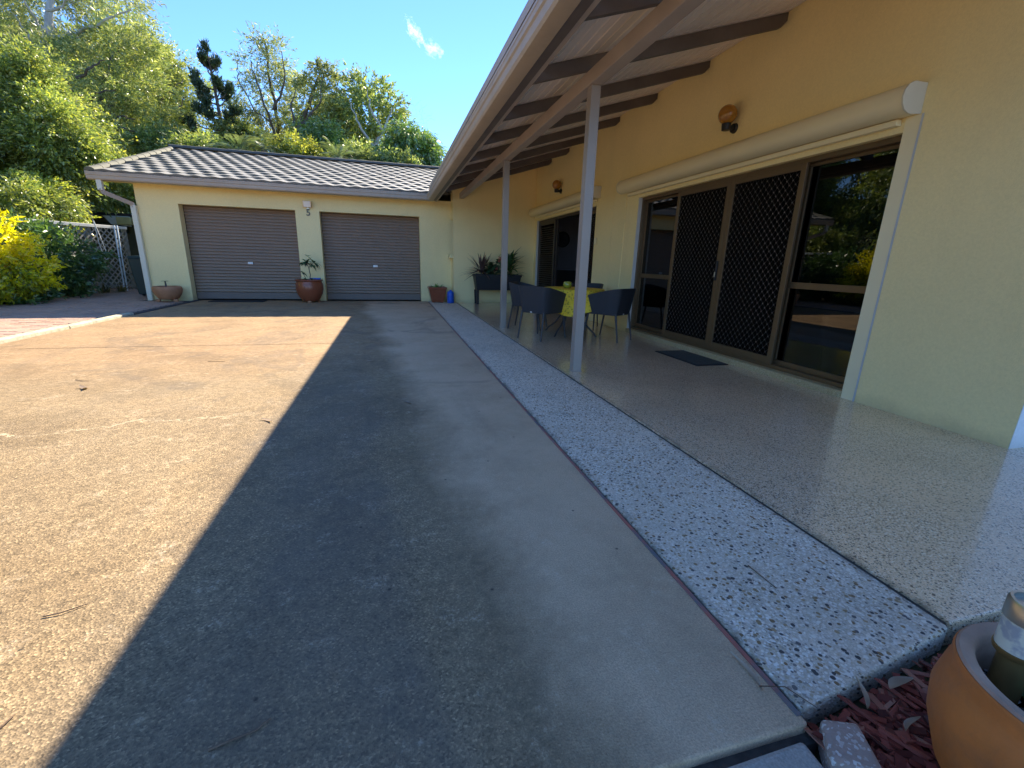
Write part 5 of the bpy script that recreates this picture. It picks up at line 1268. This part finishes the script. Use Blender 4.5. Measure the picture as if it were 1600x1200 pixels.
for k_ in range(3):
    a = rad(30+120*k_); ft = MB().box(-.04, .04, -.03, .03, 0, .04).build('foot', M['terracotta_pale'], t, bevel=.008); ft.location = (.19*math.cos(a), .19*math.sin(a), 0)
t = thing('potted_tree', 'small dark leaved tree growing in the big brown pot', 'plant', (-1.92, 11.93, .50)); rng = random.Random(7)
stm = MB().tube([(0, 0, 0), (.03, 0, .15), (.01, .01, .32), (-.04, 0, .45)], [.013, .011, .009, .007], 7).tube([(.01, .01, .32), (.09, -.03, .40), (.14, -.02, .44)], [.008, .006, .004], 6).tube([(.0, .01, .36), (-.1, -.02, .43)], [.007, .004], 6).tube([(-.05, 0, 0), (-.10, -.02, .12), (-.12, -.02, .2)], [.008, .006, .003], 6)
stm.build('stem', M['bark_dark'], t)
for (cx, cy, cz, n_, L) in ((-.04, 0, .46, 13, .17), (.14, -.02, .44, 13, .17), (-.1, -.02, .43, 9, .14), (.02, -.03, .50, 9, .15), (.10, -.04, .38, 9, .16), (-.12, -.02, .19, 8, .09), (-.06, -.05, .03, 12, .12), (.06, -.04, .03, 10, .12), (.0, .03, .58, 5, .10)):
    for k_ in range(n_): blade(MB(), (cx, cy, cz), rng.uniform(0, 6.28), rng.uniform(-.5, .9), L*rng.uniform(.85, 1.3), .034, rng.uniform(.2, .7), 4).build('leaf', M['leaf_pot'], t, smooth=60)
o = MB().box(-.12, .12, -.06, .06, 0, .03).build('blue_tray', M['blue'], bevel=.008); o.location = (-1.80, 12.05, .541); tag(o, 'flat blue tray lying on the rim of the big brown pot', 'tray')
t = thing('square_pot', 'square tapered terracotta pot beside the right garage door', 'pot', (1.16, 11.93, .001))
def sq(r_, z): return [(-r_, -r_, z), (r_, -r_, z), (r_, r_, z), (-r_, r_, z)]
mb = MB(); rows = [sq(.15, .025), sq(.225, .36), sq(.237, .362), sq(.240, .405), sq(.214, .405), sq(.208, .355)]
for r_ in rows: mb.v += r_
for k_ in range(5):
    for j in range(4): a = k_*4+j; b = k_*4+(j+1) % 4; mb.f.append((a, b, b+4, a+4))
mb.f.append((3, 2, 1, 0)); mb.f.append((20, 21, 22, 23)); mb.build('body', M['glazed'], t, bevel=.008)
MB().box(-.205, .205, -.205, .205, .357, .365).build('soil', M['potsoil'], t)
for sx, sy in ((-1, -1), (1, -1), (1, 1), (-1, 1)): MB().box(sx*.11-.03, sx*.11+.03, sy*.11-.03, sy*.11+.03, 0, .026).build('foot', M['glazed'], t)
t = thing('succulent', 'small bright green succulent in the square terracotta pot', 'plant', (1.14, 11.9, .365)); rng = random.Random(9)
for k_ in range(46):
    r_ = rng.uniform(0, .12); a = rng.uniform(0, 6.28)
    blade(MB(), (r_*math.cos(a), r_*math.sin(a), rng.uniform(0, .03)), a+rng.uniform(-.6, .6), rng.uniform(.2, 1.4), rng.uniform(.09, .21), .036, .35, 3).build('leaf', M['leaf_fresh'], t, smooth=60)
t = thing('blue_canister', 'bright blue plastic canister standing in the corner by the planter wall', 'canister', (1.485, 11.70, .012))
MB().lathe([(.0, 0), (.075, 0), (.088, .012), (.09, .10), (.084, .12), (.09, .14), (.09, .24), (.078, .285), (.045, .305), (.0, .305)], n=28).build('body', M['blue'], t, smooth=50); MB().lathe([(.03, .306), (.03, .33), (.0, .332)], n=16).build('cap', M['blue'], t)

# raised black planter with three plants
t = thing('trough_planter', 'raised black trough planter on four legs against the cream wall', 'planter', (2.665, 11.48, PZ))
MB().hexa([(-.555, -.155, .36), (.555, -.155, .36), (.555, .155, .36), (-.555, .155, .36)], [(-.605, -.185, .725), (.605, -.185, .725), (.605, .185, .725), (-.605, .185, .725)]).build('trough', M['black'], t, bevel=.01)
for a in ((-.615, .615, -.2, -.17), (-.615, .615, .17, .2)): MB().box(a[0], a[1], a[2], a[3], .70, .755).build('rim', M['black'], t, bevel=.006)
for a in ((-.615, -.58), (.58, .615)): MB().box(a[0], a[1], -.169, .169, .70, .755).build('rim', M['black'], t, bevel=.006)
MB().box(-.575, .575, -.165, .165, .726, .735).build('soil', M['potsoil'], t)
for sx in (-1, 1):
    for sy in (-1, 1): MB().hexa([(sx*.53-.03, sy*.14-.025, 0), (sx*.53+.03, sy*.14-.025, 0), (sx*.53+.03, sy*.14+.025, 0), (sx*.53-.03, sy*.14+.025, 0)], [(sx*.535-.037, sy*.13-.03, .359), (sx*.535+.037, sy*.13-.03, .359), (sx*.535+.037, sy*.13+.03, .359), (sx*.535-.037, sy*.13+.03, .359)]).build('leg', M['black'], t, bevel=.005)
ZP = PZ+.735; rng = random.Random(21)
t = thing('cordyline', 'spiky dark red cordyline at the left end of the black planter', 'plant', (2.24, 11.43, ZP))
MB().tube([(0, 0, 0), (-.01, 0, .12)], [.02, .018], 7).build('stem', M['bark_dark'], t)
for k_ in range(60): blade(MB(), (rng.uniform(-.02, .02), rng.uniform(-.02, .02), rng.uniform(.05, .14)), rng.uniform(0, 6.28), rng.uniform(-.25, 1.35), rng.uniform(.45, .66), .036, rng.uniform(.05, .35), 5).build('leaf', M['leaf_cordyline'], t, smooth=60)
t = thing('anthurium', 'anthurium with pink flowers in the middle of the black planter', 'plant', (2.64, 11.40, ZP))
for k_ in range(72):
    x = rng.uniform(-.26, .22); z0 = rng.uniform(.02, .36)
    blade(MB(), (x, rng.uniform(-.1, .12), z0), rng.uniform(0, 6.28), rng.uniform(-.6, .7), rng.uniform(.18, .30), .07, .35, 4).build('leaf', M['leaf_pot'], t, smooth=60)
for (x, z) in ((-.10, .10), (-.03, .13), (.06, .44), (.09, .39), (.02, .35)):
    MB().tube([(x*.6, -.05, 0), (x, -.1, z-.02)], .004, 5).build('flower_stem', M['leaf_fresh'], t)
    for q in range(2): blade(MB(), (x, -.11, z), rng.uniform(3.6, 5.8), rng.uniform(-.3, .9), .13, .045, .1, 4).build('spathe', M['flower'], t, smooth=60)
t = thing('dracaena', 'tall green spiky dracaena at the right end of the black planter', 'plant', (3.0, 11.45, ZP))
MB().tube([(0, 0, 0), (.01, 0, .3)], [.022, .016], 7).build('stem', M['bark_dark'], t)
for k_ in range(74):
    h = rng.uniform(.05, .42); blade(MB(), (.01, 0, h), rng.uniform(0, 6.28), rng.uniform(.1, 1.35), rng.uniform(.36, .55), .052, rng.uniform(.1, .45), 5).build('leaf', M[('leaf_pot', 'leaf_fresh')[k_ % 5 == 0]], t, smooth=60)
for k_ in range(12): blade(MB(), (rng.uniform(-.1, .22), rng.uniform(-.1, .05), .04), rng.uniform(0, 6.28), rng.uniform(-.2, .5), .18, .045, .5, 4).build('leaf', M['leaf_pot'], t, smooth=60)

# ------------------------------------------------------------------ near pot, mulch, litter
PC = Vector((1.215, .322, -.03))
t = thing('terracotta_pot', 'large rounded orange terracotta pot beside the pebble strip', 'pot', PC)
MB().lathe([(.0, 0), (.105, 0), (.125, .025), (.170, .10), (.197, .185), (.203, .245), (.193, .305), (.184, .322), (.189, .345), (.186, .353)], n=64, cap=False).build('body', M['terracotta'], t, smooth=50)
MB().lathe([(.1855, .3535), (.181, .359), (.163, .357), (.156, .350), (.153, .33), (.155, .27), (.150, .20), (.0, .20)], n=64, cap=False).build('rim', M['terracotta_rim'], t, smooth=50)
MB().lathe([(.0, .255), (.154, .255)], n=40).build('soil', M['potsoil'], t)
rng = random.Random(31); mb = MB()
for k_ in range(420):
    r_ = .150*math.sqrt(rng.random()); a = rng.uniform(0, 6.28); s = rng.uniform(.003, .008); mb.blob((r_*math.cos(a), r_*math.sin(a), .257+rng.uniform(0, .006)), (s*1.4, s, s*.6), rng, 6, 4)
M['dark_stone'] = make_brick('dark_gravel', (0.05, 0.045, 0.045), (0.20, 0.18, 0.17), (0.08, 0.07, 0.07))
kk = NT('gravel_mix'); kk.pbr(kk.ramp(kk.island(), [(0.0, (0.02, 0.018, 0.018)), (0.6, (0.08, 0.07, 0.068)), (0.85, (0.30, 0.26, 0.25)), (1.0, (0.42, 0.36, 0.34))]), 0.7); M['gravel_mix'] = kk.m
o = mb.build('gravel', M['gravel_mix'], t, smooth=60); o['kind'] = 'stuff'
SK = Vector((1.197, .425, PC.z+.275))
t = thing('solar_light', 'steel topped solar stake light with cream lens stuck in the pot', 'solar light', SK)
MB().tube([(0, 0, -.05), (0, 0, .085)], .026, 20).build('stake', M['brass'], t, smooth=40)
MB().lathe([(.026, .085), (.036, .088), (.038, .094), (.038, .10), (.0, .10)], n=28).build('collar', M['brass'], t, smooth=40)
kk = NT('cream_lens'); cc = kk.mix(kk.ramp(kk.noise(28, 4), [(0.52, 0), (0.62, 1)]), (0.62, 0.62, 0.50), (0.36, 0.37, 0.38)); kk.pbr(cc, 0.3, 0, None, 0.5, 0.3); M['lens_cream'] = kk.m
MB().lathe([(.0, .1005), (.036, .1005), (.0362, .165), (.0, .165)], n=28).build('lens', M['lens_cream'], t, smooth=40)
MB().lathe([(.036, .1655), (.039, .167), (.039, .205), (.036, .21), (.031, .21), (.030, .20), (.0, .199)], n=28).build('cap', M['steel'], t, smooth=40)
t = thing('pot_weed', 'small green leafy plant growing in the near terracotta pot', 'plant', PC+Vector((.02, .06, .268))); rng = random.Random(41)
for k_ in range(16): blade(MB(), (rng.uniform(-.02, .06), rng.uniform(-.03, .03), .002), rng.uniform(0, 6.28), rng.uniform(.3, 1.3), rng.uniform(.08, .13), .022, .4, 5).build('leaf', M['leaf_fresh'], t, smooth=60)
# red mulch chips
kk = NT('red_mulch'); cc = kk.ramp(kk.island(), [(0.0, (0.06, 0.012, 0.008)), (0.5, (0.20, 0.038, 0.024)), (0.85, (0.30, 0.07, 0.045)), (1.0, (0.34, 0.17, 0.11))]); kk.pbr(cc, 0.7, 0, kk.bump(kk.noise(120, 3), 0.5, 0.003), 0.35); M['mulchwood'] = kk.m
rng = random.Random(51); mb = MB()
for k_ in range(3200):
    x = rng.uniform(.94, 1.9); y = rng.uniform(.0, .70)
    if y > .585+(x-.95)*.13 or x < .93+ (0.6-y)*.45: continue
    L = rng.uniform(.014, .052); w_ = rng.uniform(.005, .014); hh = rng.uniform(.0015, .004); a = rng.uniform(0, 6.28); p = rng.uniform(-.35, .35); z = -.03+rng.uniform(0, .022)
    m_ = Matrix.Translation((x, y, z)) @ Matrix.Rotation(a, 4, 'Z') @ Matrix.Rotation(p, 4, 'Y') @ Matrix.Rotation(rng.uniform(-.5, .5), 4, 'X')
    q = [m_ @ Vector(v) for v in ((-L, -w_*.5, -hh), (L*.8, -w_*.8, -hh), (L, w_*.6, -hh), (-L*.9, w_, -hh), (-L, -w_*.5, hh), (L*.8, -w_*.8, hh), (L, w_*.6, hh), (-L*.9, w_, hh))]
    mb.hexa(q[:4], q[4:])
o = mb.build('mulch', M['mulchwood']); tag(o, 'red bark mulch around the near terracotta pot', 'mulch', kind='stuff')
o = MB().hexa([(.912, .515, -.06), (1.005, .455, -.06), (1.058, .567, -.06), (.975, .598, -.06)], [(.912, .515, .012), (1.005, .455, .010), (1.058, .567, .012), (.975, .598, .014)]).build('edging_brick', M['paver_pink'], bevel=.012); tag(o, 'pinkish speckled edging brick between the paver and the mulch', 'brick', 'edging bricks by the mulch')
o = MB().hexa([(.985, .33, -.06), (1.065, .31, -.06), (1.09, .44, -.06), (1.02, .455, -.06)], [(.985, .33, .0), (1.065, .31, .0), (1.09, .44, .004), (1.02, .455, .002)]).build('edging_brick', M['paver_grey'], bevel=.016); tag(o, 'greyish worn edging brick close against the terracotta pot', 'brick', 'edging bricks by the mulch')
M['twig'] = make_bark('twig_bark', (0.10, 0.06, 0.04), (0.22, 0.15, 0.10)); M['dry_leaf'] = make_leaf('dry_leaves', (0.26, 0.18, 0.11), (0.34, 0.25, 0.17), (0.42, 0.34, 0.25), 0.2, 0.05, 8)
def twig(pts, r_, label, z=.004):
    P_ = [gp(*p) for p in pts]; o_ = P_[0]; t = MB().tube([(p.x-o_.x, p.y-o_.y, z+.002*(i % 2)) for i, p in enumerate(P_)], [r_*(1-.5*i/len(P_)) for i in range(len(P_))], 6).build('twig', M['twig']); t.location = (o_.x, o_.y, 0); tag(t, label, 'twig', 'twigs fallen on the driveway')
twig([(325, 1174), (365, 1158), (400, 1143), (424, 1124)], .0030, 'thin bent twig lying in the shaded driveway at the near left')
twig([(68, 965), (95, 960), (138, 945)], .0022, 'reddish twig lying on the sunlit concrete')
twig([(325, 565), (338, 565.5), (352, 565.5)], .0022, 'dark straight twig on the sunlit concrete near the joint')
twig([(0, 1140), (12, 1130), (24, 1118)], .0025, 'short twig at the sunlit left edge of the frame')
twig([(118, 594), (130, 596), (139, 596)], .0022, 'small dark twig far left on the sunlit concrete')
twig([(1168, 888), (1185, 903), (1212, 924)], .0022, 'fine twig lying across the pebble strip', .013)
twig([(1185, 1078), (1225, 1080), (1275, 1112)], .0016, 'thin curved stalk crossing from concrete to pebble strip', .013)
def gum_leaf(p0, p1, w_, label, z=.004, curl=.012, mt='dry_leaf'):
    a, b = gp(*p0), gp(*p1); L = (b-a).length; az = math.atan2(b.y-a.y, b.x-a.x); mb = MB(); n_ = 7; prev = None
    for i in range(n_+1):
        s = i/n_; ww = w_*math.sin(math.pi*min(max(s, .03), .985))**.7; bow = .12*L*math.sin(math.pi*s); zz = z+curl*(abs(2*s-1)**2)*.6
        cur = ((s*L, bow-ww, zz+.002), (s*L, bow, zz), (s*L, bow+ww, zz+.003))
        if prev: mb.quad(prev[0], prev[1], cur[1], cur[0]); mb.quad(prev[1], prev[2], cur[2], cur[1])
        prev = cur
    o_ = mb.build('fallen_leaf', M[mt], smooth=60); o_.location = (a.x, a.y, 0); o_.rotation_euler = (0, 0, az); tag(o_, label, 'leaf', 'fallen leaves')
gum_leaf((1140, 1024), (1190, 1084), .007, 'long pale gum leaf on the concrete near the pebble strip')
gum_leaf((408, 656), (424, 661), .012, 'pale curled leaf on the concrete at the shadow edge')
gum_leaf((572, 564), (584, 566), .014, 'small whitish leaf in the shaded middle of the driveway')
gum_leaf((630, 628), (642, 632), .012, 'whitish leaf in the shade beside the dark stain')
gum_leaf((125, 606), (133, 610), .022, 'brown curled leaf on the sunlit concrete', curl=.03)
gum_leaf((1334, 1066), (1352, 1118), .006, 'narrow brown leaf standing on the red mulch', z=.012)
gum_leaf((1388, 1082), (1425, 1066), .012, 'pale broad leaf lying on the mulch against the pebble strip', z=.006, mt='dry_leaf')
gum_leaf((1412, 1150), (1436, 1128), .006, 'slim tan leaf among the mulch chips', z=.008)

# ------------------------------------------------------------------ small cloud
k = NT('cloud_vapour')
tc = k.obj()
n1 = k.noise(1.0, 7, 0.65, vec=k.mapped((.30, .30, .42), tc), dist=0.6)
ln = k.n.new('ShaderNodeVectorMath'); ln.operation = 'LENGTH'; k.link(k.mapped((.105, .16, .21), tc), ln.inputs[0])
den = k.math('MULTIPLY', k.ramp(k.math('SUBTRACT', n1, k.math('MULTIPLY', ln.outputs['Value'], 0.24)), [(0.36, 0), (0.72, 1)]), 0.20)
pvn = k.n.new('ShaderNodeVolumePrincipled'); pvn.inputs['Color'].default_value = (1, 1, 1, 1); pvn.inputs['Anisotropy'].default_value = 0.35; k.link(den, pvn.inputs['Density'])
k.link(pvn.outputs[0], k.out.inputs['Volume'])
M['cloud'] = k.m
rng = random.Random(61)
def puff(px, py, sx, sy, label, rot):
    p = at(px, py, 300.0); sc_ = (p-CAM).dot(_f)/FPX
    o = MB().blob((0, 0, 0), (sx*sc_, sx*sc_*.7, sy*sc_), rng, 20, 12, .12).build('cloud', M['cloud'], smooth=80)
    o.location = p; o.rotation_euler = (0, rad(rot), 0); tag(o, label, 'cloud', 'wisps of cloud'); return o
puff(677, 76, 17, 13, 'small bright white puff of cloud near the gutter', 20)
puff(648, 50, 27, 10, 'thin faint wisp of cloud trailing up from the small puff', 52)
